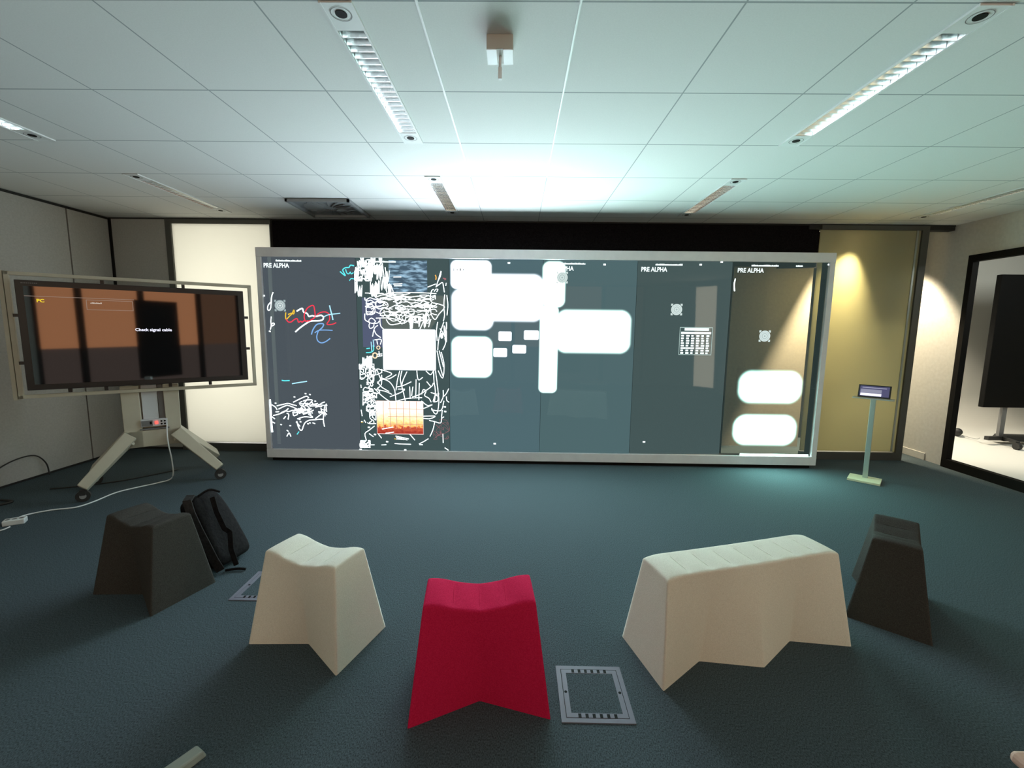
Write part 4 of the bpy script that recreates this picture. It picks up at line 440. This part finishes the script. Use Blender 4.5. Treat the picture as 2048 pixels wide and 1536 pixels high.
for ci, (cn, strokes) in enumerate(INK.items()):
    b = MB(); y = -.0045-.0003*ci
    for s_ in strokes:
        hw_ = s_[0]/3100; P = [Vector((s_[i]/1000, 0, s_[i+1]/1000+.13)) for i in range(1, len(s_)-1, 2)]
        P = [Vector((min(max(p.x, .004), DW-.004), 0, min(max(p.z, .134), 2.186))) for p in P]
        Q = []
        for i in range(len(P)-1):
            p0 = P[max(i-1,0)]; p1 = P[i]; p2 = P[i+1]; p3 = P[min(i+2,len(P)-1)]
            for k in range(4):
                t_ = k/4; Q.append(.5*((2*p1)+(p2-p0)*t_+(2*p0-5*p1+4*p2-p3)*t_*t_+(3*p1-p0-3*p2+p3)*t_**3))
        Q.append(P[-1]); prev = None
        for i, p in enumerate(Q):
            d = Q[min(i+1,len(Q)-1)]-Q[max(i-1,0)]
            if d.length < 1e-6: d = Vector((1, 0, 0))
            d.normalize(); n_ = Vector((-d.z, 0, d.x))*hw_
            ex = d*hw_*(-.8 if i == 0 else .8 if i == len(Q)-1 else 0)
            cur = (b.bm.verts.new((p.x+ex.x+n_.x, y, p.z+ex.z+n_.z)), b.bm.verts.new((p.x+ex.x-n_.x, y, p.z+ex.z-n_.z)))
            if prev: b.bm.faces.new((prev[0], prev[1], cur[1], cur[0]))
            prev = cur
    b.raw('handwriting', glow('ink_'+cn, *INKC[cn]), disp)
# titles
def text_mesh(name, s_, size, m, parent, loc, rot, offset=0, width=None):
    cu = bpy.data.curves.new(name, 'FONT'); cu.body = s_; cu.size = size; cu.offset = offset; cu.extrude = .0004; cu.resolution_u = 3
    o = bpy.data.objects.new(name, cu); COL.objects.link(o); dg = bpy.context.evaluated_depsgraph_get()
    me = bpy.data.meshes.new_from_object(o.evaluated_get(dg)); COL.objects.unlink(o); bpy.data.objects.remove(o)
    if width:
        xs_ = [v.co.x for v in me.vertices]; k = width/(max(xs_)-min(xs_)); x_0 = min(xs_)
        for v in me.vertices: v.co.x = (v.co.x-x_0)*k
    me.materials.clear(); me.materials.append(m); o = bpy.data.objects.new(name, me); COL.objects.link(o); o.parent = parent; o.location = loc; o.rotation_euler = rot; return o
tm = bpy.data.materials.new('title_white'); tm.use_nodes = True; bs(tm).inputs['Base Color'].default_value = (.1,.1,.1,1); bs(tm).inputs['Emission Color'].default_value = (.85, 1, 1, 1); bs(tm).inputs['Emission Strength'].default_value = 1.1
for x in (.018, 3.0, 3.971, 4.969):
    text_mesh('title_text', 'PRE ALPHA', .064, tm, disp, (x, -.006, .13+1.952), (PI/2, 0, 0), .0012, .268)
rd = random.Random(2)
for x, w_ in ((.147, .27), (1.12, .29), (3.129, .26), (4.115, .28), (5.107, .28), (5.564, .07)):
    b = MB(); q = x
    while q < x+w_: l_ = rd.uniform(.006, .018); b.box((q, -.0065, .13+2.014), (min(q+l_, x+w_), -.006, .13+2.014+rd.uniform(.012, .018))); q += l_+.002
    b.build('small_print', tm, disp)
# round dial icons
dg_ = glow('dial_grey', (.62, .78, .80), .45); dl_ = glow('dial_light', (.80, .95, .92), .62)
for cx, cz, k in ((.169, 1.558, 0), (4.360, 1.564, 1), (5.302, 1.298, 1), (3.150, 1.88, 1)):
    m_ = dl_ if k else dg_; b = MB(); n = 32; r0 = .058
    vs = [b.bm.verts.new((cx+r0*math.cos(2*PI*i/n), -.0062, .13+cz+r0*math.sin(2*PI*i/n))) for i in range(n)]; b.bm.faces.new(vs)
    for sx in (-1, 1):
        for sz in (-1, 1): b.quad((cx+sx*.036, -.0062, .13+cz+sz*.060), (cx+sx*.060, -.0062, .13+cz+sz*.060), (cx+sx*.060, -.0062, .13+cz+sz*.036), (cx+sx*.045, -.0062, .13+cz+sz*.040))
    for fc in b.bm.faces:
        fc.normal_update()
        if fc.normal.y > 0: fc.normal_flip()
    o = b.raw('dial_icon', m_, disp)
    b = MB()
    for r1, r2 in ((.024, .030), (.0, .009), (.042, .045)):
        A = [b.bm.verts.new((cx+r2*math.cos(2*PI*i/n), -.0064, .13+cz+r2*math.sin(2*PI*i/n))) for i in range(n)]
        if r1: B = [b.bm.verts.new((cx+r1*math.cos(2*PI*i/n), -.0064, .13+cz+r1*math.sin(2*PI*i/n))) for i in range(n)]; [b.bm.faces.new((A[i], A[(i+1)%n], B[(i+1)%n], B[i])) for i in range(n)]
        else: b.bm.faces.new(A)
    for fc in b.bm.faces:
        fc.normal_update()
        if fc.normal.y > 0: fc.normal_flip()
    b.raw('dial_ring', glow('dial_mark', (.85, .9, .9) if not k else (.4, .5, .5), .75), disp)
# table window of glyph rows
b = MB(); x0, x1, z0, z1 = 4.407, 4.752, 1.22, 1.511
for r in ((x0,z0,x0+.004,z1),(x1-.004,z0,x1,z1),(x0,z0,x1,z0+.005),(x0,z1-.005,x1,z1)): b.box((r[0], -.0065, r[1]), (r[2], -.006, r[3]))
b.build('table_border', glow('table_line', (.75, 1, .95), .6), disp)
b = MB(); b.box((x0+.05, -.0065, z1-.035), (x1-.04, -.006, z1-.008)); b.box((x0+.015, -.0065, z1-.07), (x1-.015, -.006, z1-.048))
for rr_ in range(8):
    for cc in range(6):
        if rr_ in (5,) and cc < 4 and cc != 2: w_ = .05
        else: w_ = rd.uniform(.022, .036)
        xx = x0+.018+cc*.053; zz = z1-.098-rr_*.026; b.box((xx, -.0065, zz), (min(xx+w_, x1-.01), -.006, zz+.017))
b.build('table_glyphs', tm, disp)
b = MB()
for x in (2.019, 2.05, 2.085, 2.118, 2.145): b.box((x-.006, -.0067, .13+1.93), (x+.006, -.0062, .13+1.965))
b.box((2.05, -.0067, .13+1.945), (2.11, -.0062, .13+1.952)); b.build('dark_mark', mat('dark_glyph', (.12,.14,.14), .6), disp)

# ------------------------------------------------------------------ upholstered stools
def stool(name, label, loc, ang, m, half, D=.17, inset=.105, H=.45, dip=.045, units=1, seams=(-.48, 0, .48), dt=.095, endin=.055, group=None):
    """saddle stool: end faces full depth at the floor, both long sides folded inward between the feet"""
    t = thing(name, label, 'bench' if units > 1 else 'stool', (*loc, 0), ang, group)
    bm = bmesh.new(); cr = bm.edges.layers.float.new('crease_edge')
    ss = set([-1.0, 1.0]); notch = [(-1 + (2*k+1)/units) for k in range(units)]; joints = [(-1 + 2*k/units) for k in range(1, units)]
    ss |= set(notch) | set(joints) | set(seams); base = sorted(ss)
    cols = []
    for a, c_ in zip(base, base[1:]): cols += [a, (a+c_)/2]
    cols.append(1.0)
    def yb(s):   # half depth at the floor
        ph = abs(((s+1)*units/2) % 1.0 - .5)*2 if abs(s) < 1 else 1.0
        return D - inset*(1-ph)
    def zt(s):
        z = H - dip*(math.cos(s*PI/2)**1.3 if abs(s) < 1 else 0)
        if abs(s) in (1.0,): z -= .012
        return z
    zz = [0, .33, .66, .93, 1.0]
    G = {}
    for side in (-1, 1):
        for i, s in enumerate(cols):
            for j, v in enumerate(zz):
                xx = s*(half - endin*v); top = dt; f_ = yb(s)*(1-v) + top*v
                G[side, i, j] = bm.verts.new((xx, side*f_, zt(s)*v))
        for i in range(len(cols)-1):
            for j in range(4):
                q = (G[side,i,j], G[side,i+1,j], G[side,i+1,j+1], G[side,i,j+1]); bm.faces.new(q if side < 0 else q[::-1])
    n = len(cols)-1; C = {}; ys = (-.5, 0, .5)
    for i, s in enumerate(cols):
        isseam = any(abs(s-q) < 1e-6 for q in seams)
        for k, yv in enumerate(ys):
            C[i, k] = bm.verts.new((s*(half-endin), yv*dt, zt(s) + (-.004 if isseam else .008 if abs(s) < 1 else .002)))
    for i in range(n):
        rows = [G[-1,i,4], C[i,0], C[i,1], C[i,2], G[1,i,4]]; rows2 = [G[-1,i+1,4], C[i+1,0], C[i+1,1], C[i+1,2], G[1,i+1,4]]
        for k in range(4): bm.faces.new((rows[k], rows2[k], rows2[k+1], rows[k+1]))
    # ends
    for i, fl in ((0, False), (n, True)):
        E = {}
        for j, v in enumerate(zz):
            a, c_ = G[-1,i,j].co, G[1,i,j].co
            if j < 4: E[j] = [G[-1,i,j]] + [bm.verts.new(a.lerp(c_, q)) for q in (.25, .5, .75)] + [G[1,i,j]]
            else: E[j] = [G[-1,i,4], C[i,0], C[i,1], C[i,2], G[1,i,4]]
        for j in range(4):
            for k in range(4):
                q = (E[j][k], E[j+1][k], E[j+1][k+1], E[j][k+1]); bm.faces.new(q[::-1] if fl else q)
    bm.edges.ensure_lookup_table()
    for e in bm.edges:
        a, c_ = e.verts[0].co, e.verts[1].co
        if len(e.link_faces) == 1: e[cr] = 1.0; continue
        onend = abs(abs(a.x)-(half-endin*a.z/max(zt(1),.01))) < 1e-3 and abs(abs(c_.x)-(half-endin*c_.z/max(zt(1),.01))) < 1e-3
        vert = abs(a.z-c_.z) > .02
        if vert and len(e.link_faces) == 2:
            e[cr] = .75 if e.link_faces[0].normal.angle(e.link_faces[1].normal, 0) > .35 else 0
    bm.normal_update()
    for e in bm.edges:
        if len(e.link_faces) == 2:
            an = e.link_faces[0].normal.angle(e.link_faces[1].normal, 0); vert = abs(e.verts[0].co.z-e.verts[1].co.z) > .02
            low = max(e.verts[0].co.z, e.verts[1].co.z) < H*.7
            zm = (e.verts[0].co.z+e.verts[1].co.z)/2; inner = abs(e.verts[0].co.x) < half-endin-.03
            e[cr] = (.8 if vert and an > .9 and not inner else (.95 if zm < .12 else .6 if zm < .24 else .2) if vert and an > .10 and inner and low else .35 if an > .8 else 0)
            if not vert and min(e.verts[0].co.z, e.verts[1].co.z) > H*.75:
                for q in seams:
                    if abs(e.verts[0].co.x-q*(half-endin)) < 1e-4 and abs(e.verts[1].co.x-q*(half-endin)) < 1e-4: e[cr] = .9
    me = bpy.data.meshes.new('upholstery'); bm.to_mesh(me); bm.free(); me.materials.append(m)
    for p in me.polygons: p.use_smooth = True
    o = bpy.data.objects.new('upholstery', me); COL.objects.link(o); o.parent = t
    sd = o.modifiers.new('subdivision', 'SUBSURF'); sd.levels = 3; sd.render_levels = 3
    # stitched seams across the seat
    for q in seams:
        b = MB(); x = q*(half-endin); z = zt(q)+.0005
        b.tube([(x, -dt*.98, z-.012), (x, -dt*.55, z-.003), (x, 0, z-.0035), (x, dt*.55, z-.003), (x, dt*.98, z-.012)], .0014, 6)
        b.build('seam', m, t)
    return t
R = math.radians
stool('stool', 'crimson felt saddle stool, front centre', (-.137, 1.640), R(5.6), M['red_stool'], .268)
stool('stool', 'cream felt saddle stool between the red and the dark left stools', (-.933, 1.933), R(-20.2), M['white_stool'], .258)
stool('bench', 'long cream felt bench with a zigzag base and ribbed seat', (1.063, 1.945), R(16.1), M['white_stool'], .510, units=2, dip=.004, seams=(-.75, -.5, -.25, 0, .25, .5, .75), endin=.045)
stool('stool', 'charcoal felt stool at the left with a backpack leaning behind it', (-2.015, 2.285), R(-20.7), M['grey_stool'], .250)
stool('stool', 'charcoal felt stool behind the right end of the cream bench', (2.027, 2.24), R(50), M['grey_stool'], .258)

# ------------------------------------------------------------------ backpack
t = thing('backpack', 'black backpack leaning behind the charcoal stool on the left', 'backpack', (-1.775, 2.57, 0), R(-12))
Rb = Matrix.Rotation(R(-29), 4, 'Y')
bm = bmesh.new(); bmesh.ops.create_cube(bm, size=1)
bmesh.ops.subdivide_edges(bm, edges=bm.edges, cuts=3, use_grid_fill=True)
rb_ = random.Random(7)
for v in bm.verts:
    z = v.co.z+.5; k = 1-.35*max(0, z-.55)**1.2-.12*(1-z); v.co.x *= .155*k; v.co.y *= .24*(1-.25*z*z); v.co.z = z*.455
    v.co.x += rb_.uniform(-.008, .008); v.co.y += rb_.uniform(-.008, .008)
    if v.co.z < .001: v.co.z = 0
bmesh.ops.transform(bm, matrix=Rb, verts=bm.verts)
mz = min(v.co.z for v in bm.verts)
for v in bm.verts: v.co.z = max(v.co.z-mz*.3, 0.0)
me = bpy.data.meshes.new('bag_body'); bm.to_mesh(me); bm.free(); me.materials.append(M['bag']); [setattr(p, 'use_smooth', True) for p in me.polygons]
o = bpy.data.objects.new('bag_body', me); COL.objects.link(o); o.parent = t; sd = o.modifiers.new('s', 'SUBSURF'); sd.levels = 2; sd.render_levels = 2
def flat_strap(name, pts, wd, th, m):
    b = MB()
    P = [Vector(q) for q in pts]
    for i in range(len(P)-1): b.bar(P[i]-(P[i+1]-P[i]).normalized()*.004, P[i+1]+(P[i+1]-P[i]).normalized()*.004, wd, th, up=(.55, -.8, .25))
    return b.build(name, m, t, bevel=.003)
flat_strap('shoulder_strap', [(-.20, -.06, .435), (-.165, -.115, .425), (-.12, -.135, .36), (-.07, -.14, .27), (-.02, -.14, .18), (.02, -.135, .09), (.045, -.12, .02)], .045, .012, M['bag_grey'])
b = MB(); b.tube([(-.165, -.04, .43), (-.135, .01, .455), (-.10, .05, .43)], .007, 8); b.build('top_handle', M['bag'], t, smooth=True)
flat_strap('loose_strap', [(-.105, .0, .41), (-.06, -.02, .33), (.0, -.03, .235), (.03, -.02, .21), (.06, -.05, .12), (.10, -.06, .03)], .028, .008, M['bag'])
b = MB(); b.tube([(.06, -.10, .010), (.12, -.07, .012), (.165, -.06, .010)], .008, 8); b.build('strap_end', M['bag'], t, smooth=True)

# ------------------------------------------------------------------ floor boxes
def floor_box(cx, cy, label):
    t = thing('floor_box', label, 'floor outlet', (cx, cy, 0), 0, 'flush floor outlet boxes')
    b = MB(); h = .140
    def ring(b, o_, i_, z): 
        b.box((-o_, -o_, 0), (o_, -i_, z)).box((-o_, i_, 0), (o_, o_, z)).box((-o_, -i_, 0), (-i_, i_, z)).box((i_, -i_, 0), (o_, i_, z))
    ring(b, .140, .121, .004); b.build('outer_frame', M['fbox_metal'], t)
    b = MB(); b.box((-.121, -.121, 0), (.121, .121, .0015)); b.build('gap', M['hole'], t)
    b = MB(); ring(b, .1185, .099, .0045); b.build('lid_frame', M['fbox_metal'], t)
    b = MB(); b.box((-.0985, -.0985, .001), (.0985, .0985, .0035)); b.build('carpet_inlay', M['carpet'], t)
    for s in (-1, 1):
        for k in range(6): x = (-.068+k*.0275); MB().box((x-.0058, s*.111-.009, .0046), (x+.0058, s*.111+.009, .0052)).build('cable_slot', M['hole'], t)
        MB().cyl((s*.110, 0, .0046), (s*.110, 0, .0052), .006, 12).build('lid_screw', M['hole'], t)
floor_box(.327, 1.624, 'square metal floor outlet box between the red stool and the cream bench')
floor_box(-1.400, 2.325, 'pale floor outlet box half hidden behind the cream stool')

# ------------------------------------------------------------------ rolling touch monitor
ANG = math.atan2(.6025, .798)
tv = thing('rolling_stand', 'cream rolling stand with splayed legs under the tilted wide monitor frame', 'stand', (-3.305, 3.88, 0), ANG)
# mast plates with an open slot
MB().hexa([(-.20,0,.37),(-.075,0,.37),(-.075,.06,.37),(-.20,.06,.37),(-.205,0,.93),(-.08,0,.93),(-.08,.06,.93),(-.205,.06,.93)]).box((-.20,0,.37),(.20,.06,.52)).hexa([(.095,0,.37),(.20,0,.37),(.20,.06,.37),(.095,.06,.37),(.09,0,.93),(.205,0,.93),(.205,.06,.93),(.09,.06,.93)]).box((-.10,.05,.52),(.11,.06,1.4)).build('mast', M['cream_metal'], tv, bevel=.004)
MB().box((-.065, .022, .60), (.045, .045, .93)).build('lift_column', M['bracket_metal'], tv)
MB().box((.05, .03, .60), (.09, .045, .93)).build('cable_duct', M['grey_plastic'], tv)
p = MB().box((-.085, -.012, .555), (.105, .03, .62)).build('power_unit', M['bracket_metal'], tv, bevel=.003)
MB().box((-.08, -.014, .56), (-.0, -.0125, .61)).build('dark_face', M['grey_plastic'], p)
MB().box((-.022, -.016, .575), (-.006, -.0142, .60)).build('knob', M['hole'], p)
MB().box((.016, -.018, .575), (.036, -.0125, .60)).build('switch', M['red_switch'], p)
b = MB()
for i in range(2):
    for j in range(2): b.cyl((.062+.024*i, -.0145, .572+.025*j), (.062+.024*i, -.0125, .572+.025*j), .008, 12)
b.build('sockets', M['hole'], p)
MB().box((-.095, -.008, .525), (.115, .03, .537)).build('shelf_lip', M['grey_plastic'], tv)
for sx, yy, xx, zl in ((-1, -.15, .482, .095), (1, -.13, .475, .095), (-1, .33, .46, .115), (1, .33, .46, .115)):
    b = MB(); b.bar((sx*.165, .03, .47), (sx*xx, yy, zl+.02), .10, .15, up=(0, -1 if yy < 0 else 1, .3), w2=(.075, .10)); b.build('leg', M['cream_metal'], tv, bevel=.006)
    q = MB(); q.cyl((sx*xx, yy-.014, .048), (sx*xx, yy+.014, .048), .048, 24); c_ = q.build('caster', M['black_rubber'], tv, smooth=False)
    q = MB(); q.cyl((sx*xx, yy-.017, .048), (sx*xx, yy+.017, .048), .022, 16); q.build('hub', M['hub'], c_)
    q = MB(); q.bar((sx*xx, yy, .10), (sx*xx, yy, .055), .035, .035, up=(0,1,0)); q.build('fork', M['black_rubber'], c_)
# wide frame carried by the mast
fr = MB(); fx0, fx1, fz0, fz1 = -.80, .835, .875, 1.865
fr.box((fx0, -.035, fz0), (fx1, .0, fz0+.028)).box((fx0, -.035, fz1-.028), (fx1, .0, fz1)).box((fx0, -.035, fz0), (fx0+.028, .0, fz1)).box((fx1-.028, -.035, fz0), (fx1, .0, fz1))
fr.build('surround_frame', M['cream_metal'], tv, bevel=.003)
b = MB().box((fx0-.03, -.03, fz0-.01), (fx0-.005, .012, fz1+.005)).build('side_rail', M['cream_metal'], tv, bevel=.003)
tvm = thing('touch_monitor', 'wide black touch monitor on the rolling stand, mirroring orange blinds', 'monitor', (-3.305, 3.88, 0), ANG)
x0, x1, z0, z1 = -.735, .76, .945, 1.80
MB().box((x0, -.095, z0), (x1, -.045, z1)).build('monitor_body', M['tv_bezel'], tvm, bevel=.004)
MB().quad((x0+.045, -.0965, z0+.045), (x1-.045, -.0965, z0+.045), (x1-.045, -.0965, z1-.045), (x0+.045, -.0965, z1-.045)).raw('screen_glass', M['tv_glass'], tvm)
for px_, pz_ in [(x0-.012, 1.16), (x0-.012, 1.53), (x1+.012, 1.25), (x1+.012, 1.55)]: MB().box((px_-.02, -.07, pz_-.012), (px_+.02, -.036, pz_+.012)).build('fixing_tab', M['tv_bezel'], tvm)
for px_, pz_ in [(-.24, z1+.012), (.30, z1+.012), (-.50, z0-.012), (-.28, z0-.012), (.15, z0-.012), (.45, z0-.012)]: MB().box((px_-.012, -.07, pz_-.02), (px_+.012, -.036, pz_+.02)).build('fixing_tab', M['tv_bezel'], tvm)
def etm(name, c_, s_):
    m = mat(name, (.02,.02,.02), .5, emis=c_, es=s_); return m
text_mesh('message_text', 'Check signal cable', .034, etm('osd_white', (.85, .85, 1), .9), tvm, (-.055, -.0975, 1.415), (PI/2, 0, 0), .0008, .25)
text_mesh('input_text', 'PC', .034, etm('osd_yellow', (1, .75, .02), .7), tvm, (-.625, -.0975, 1.635), (PI/2, 0, 0), .001, .042)
b = MB()
for r in ((-.69, 1.678, -.045, 1.681), (-.345, 1.585, -.342, 1.665), (-.058, 1.585, -.055, 1.665), (-.345, 1.585, -.055, 1.588), (-.345, 1.663, -.055, 1.666)): b.box((r[0], -.0975, r[1]), (r[2], -.097, r[3]))
b.build('menu_outline', etm('osd_line', (.8, .6, .5), .28), tvm)
b = MB(); q = -.32
while q < -.25: l_ = rd.uniform(.005, .009); b.box((q, -.0975, 1.636), (q+l_, -.097, 1.636+rd.uniform(.006, .011))); q += l_+.002
b.build('menu_print', etm('osd_print', (.9, .8, .7), .5), tvm)
b = MB(); q = -.70
while q < -.61: l_ = rd.uniform(.005, .009); b.box((q, -.0958, z1-.026), (q+l_, -.0952, z1-.018)); q += l_+.003
b.build('bezel_marking', mat('marking_grey', (.12, .12, .12), .5), tvm)

# ------------------------------------------------------------------ cables and power strip
b = MB(); b.tube([(-3.215, 3.925, .56), (-3.20, 3.90, .42), (-3.20, 3.93, .2), (-3.24, 3.96, .04), (-3.34, 3.91, .006), (-3.42, 3.80, .006), (-3.50, 3.66, .006), (-3.50, 3.47, .006), (-3.53, 3.34, .006), (-3.66, 3.28, .006), (-3.75, 3.20, .006), (-3.745, 3.12, .015)], .0055, 8)
tag(b.build('white_cable', M['white_plastic'], smooth=True), 'thin white cord curving from the rolling stand to the white power strip', 'cable')
t = thing('power_strip', 'small white power strip on the carpet at the left edge', 'power strip', (-3.69, 3.045, 0), R(33))
MB().box((-.058, -.034, 0), (.058, .034, .038)).build('strip_body', M['white_plastic'], t, bevel=.005)
b = MB()
for k in range(3): b.cyl((-.036+.036*k, 0, .0375), (-.036+.036*k, 0, .0390), .013, 16)
b.build('outlets', M['grey_plastic'], t)
b = MB(); b.tube([(-3.64, 2.97, .012), (-3.66, 2.92, .006), (-3.76, 2.87, .006), (-3.95, 2.82, .006), (-4.3, 2.9, .006)], .005, 8)
tag(b.build('white_cable', M['white_plastic'], smooth=True), 'white cord end leaving the power strip toward the left edge', 'cable')
b = MB(); b.tube([(-3.45, 4.30, .006), (-3.50, 4.22, .006), (-3.58, 4.11, .006), (-3.72, 3.95, .006), (-3.95, 3.80, .006), (-4.15, 3.72, .006)], .006, 8)
tag(b.build('black_cable', M['black_rubber'], smooth=True), 'black cable lying on the carpet under the rolling stand', 'cable')
b = MB(); b.tube([(-4.52, 3.50, .05), (-4.55, 3.62, .16), (-4.555, 3.80, .23), (-4.555, 3.98, .23), (-4.55, 4.07, .13), (-4.54, 4.08, .01)], .006, 8)
tag(b.build('black_cable', M['black_rubber'], smooth=True), 'black cable looping up against the left partition wall', 'cable')
b = MB(); b.tube([(-4.30, 3.20, .008), (-4.42, 3.35, .008), (-4.30, 3.45, .008), (-4.15, 3.42, .008), (-4.22, 3.30, .012), (-4.42, 3.24, .012), (-4.5, 3.1, .008)], .010, 8)
tag(b.build('cable_coil', M['black_rubber'], smooth=True), 'dark tangle of cable on the floor below the left wall', 'cable')

# ------------------------------------------------------------------ tablet stand
t = thing('tablet_stand', 'slim grey floor stand on a pale base plate in front of the olive panel', 'stand', (3.505, 4.30, 0), R(-43))
MB().box((-.13, -.10, 0), (.13, .12, .022)).build('base_plate', M['kiosk_base'], t, bevel=.003)
MB().bar((0, .05, .02), (0, .0, .84), .042, .025, up=(0, 1, 0)).build('post', M['kiosk_post'], t, bevel=.002)
MB().box((-.16, -.075, .832), (.16, .045, .842)).build('shelf', M['kiosk_post'], t, bevel=.002)
t2 = thing('tablet', 'small lit tablet propped on top of the grey floor stand', 'tablet', (3.505, 4.30, .845), R(-43))
Rt = Matrix.Translation((0, -.02, .0)) @ Matrix.Rotation(R(-18), 4, 'X')
MB().box((-.125, -.006, 0), (.125, .006, .125), Rt).build('tablet_body', M['tv_bezel'], t2, bevel=.002)
MB().box((-.112, -.0075, .012), (.112, -.006, .113), Rt).build('tablet_screen', etm('tablet_dark_blue', (.10, .09, .22), .5), t2)
MB().box((-.105, -.009, .016), (.055, -.0076, .040), Rt).build('white_bar', etm('tablet_white', (.85, .82, 1), 1.1), t2)
MB().box((-.105, -.009, .044), (.055, -.0076, .080), Rt).build('grey_box', etm('tablet_grey', (.40, .40, .55), .5), t2)
MB().box((-.095, -.009, .093), (.09, -.0076, .099), Rt).build('text_line', etm('tablet_line', (.6, .6, .8), .5), t2)

# ------------------------------------------------------------------ studio things seen through the window
t = thing('monitor_cart', 'big blank black screen on a wheeled base, beyond the black framed window', 'monitor', (6.75, 5.9, 0), 0)
MB().box((-.47, 0, .50), (.9, .07, 2.25)).build('black_screen', M['hole'], t, bevel=.006)
MB().box((-.17, .03, .10), (-.11, .07, .50)).build('pole', M['grey_plastic'], t)
MB().hexa([(-.18,-.05,.05),(.9,-.05,.02),(.9,.12,.02),(-.18,.12,.05),(-.14,-.04,.12),(.9,-.04,.10),(.9,.11,.10),(-.14,.11,.12)]).build('base_beam', M['black_rubber'], t)
MB().bar((-.14, 0, .08), (-.42, -.05, .09), .05, .05).build('base_arm', M['black_rubber'], t)
for x, y in ((-.28, -.30), (.5, -.30), (.5, .2)):
    MB().cyl((x-.02, y, .045), (x+.02, y, .045), .045, 20).build('caster', M['black_rubber'], t)
MB().bar((-.15, 0, .09), (-.28, -.30, .09), .04, .035).build('base_arm', M['black_rubber'], t)
t = thing('floor_ball', 'small round dark ball low beyond the black framed window', 'ball', (6.29, 6.20, .037))
bm = bmesh.new(); bmesh.ops.create_uvsphere(bm, u_segments=24, v_segments=16, radius=.055); [setattr(v.co, 'z', v.co.z+.055) for v in bm.verts]
me = bpy.data.meshes.new('ball'); bm.to_mesh(me); bm.free(); me.materials.append(M['black_rubber']); [setattr(p, 'use_smooth', True) for p in me.polygons]; o = bpy.data.objects.new('ball', me); COL.objects.link(o); o.parent = t
b = MB(); b.tube([(6.33, 6.17, .05), (6.40, 6.05, .03), (6.33, 5.93, .07)], .004, 6); tag(b.build('thin_cable', M['hub'], smooth=True), 'thin cable between the dark ball and the wheeled base', 'cable')

# ------------------------------------------------------------------ things cut by the photo's lower edge
t = thing('table_foot', 'pale metal foot of a table poking in at the lower left edge', 'table foot', (-1.09, 1.30, 0), R(-28))
MB().hexa([(-.030,-.5,0),(.030,-.5,0),(.026,.045,0),(-.026,.045,0),(-.030,-.5,.05),(.030,-.5,.05),(.022,.035,.028),(-.022,.035,.028)]).build('foot_bar', M['foot_grey'], t, bevel=.006)
MB().box((-.025, -.50, .05), (.025, -.42, .70)).build('upright', M['white_plastic'], t, bevel=.004)
b = MB().box((1.235, .45, .42), (1.75, .985, .45)); o = b.build('tabletop', M['pink_table'], None, bevel=.01)
t = thing('side_table', 'pale pinkish table corner poking in at the lower right edge', 'table', (1.5, .72, 0)); o.parent = t; o.location = (-1.5, -.72, 0)
for sx in (-.2, .2):
    for sy in (-.2, .2): MB().cyl((sx, sy, 0), (sx, sy, .42), .015, 12).build('leg', M['black_frame'], t, smooth=True)
# dark portrait board on the rear wall and the doorway glow, both only mirrored in the glass
tag(MB().box((.82, YR+.05, .30), (1.72, YR+.09, 2.0)).build('notice_board', M['hole']), 'dark upright board before the orange blinds, mirrored in the touch monitor', 'board')
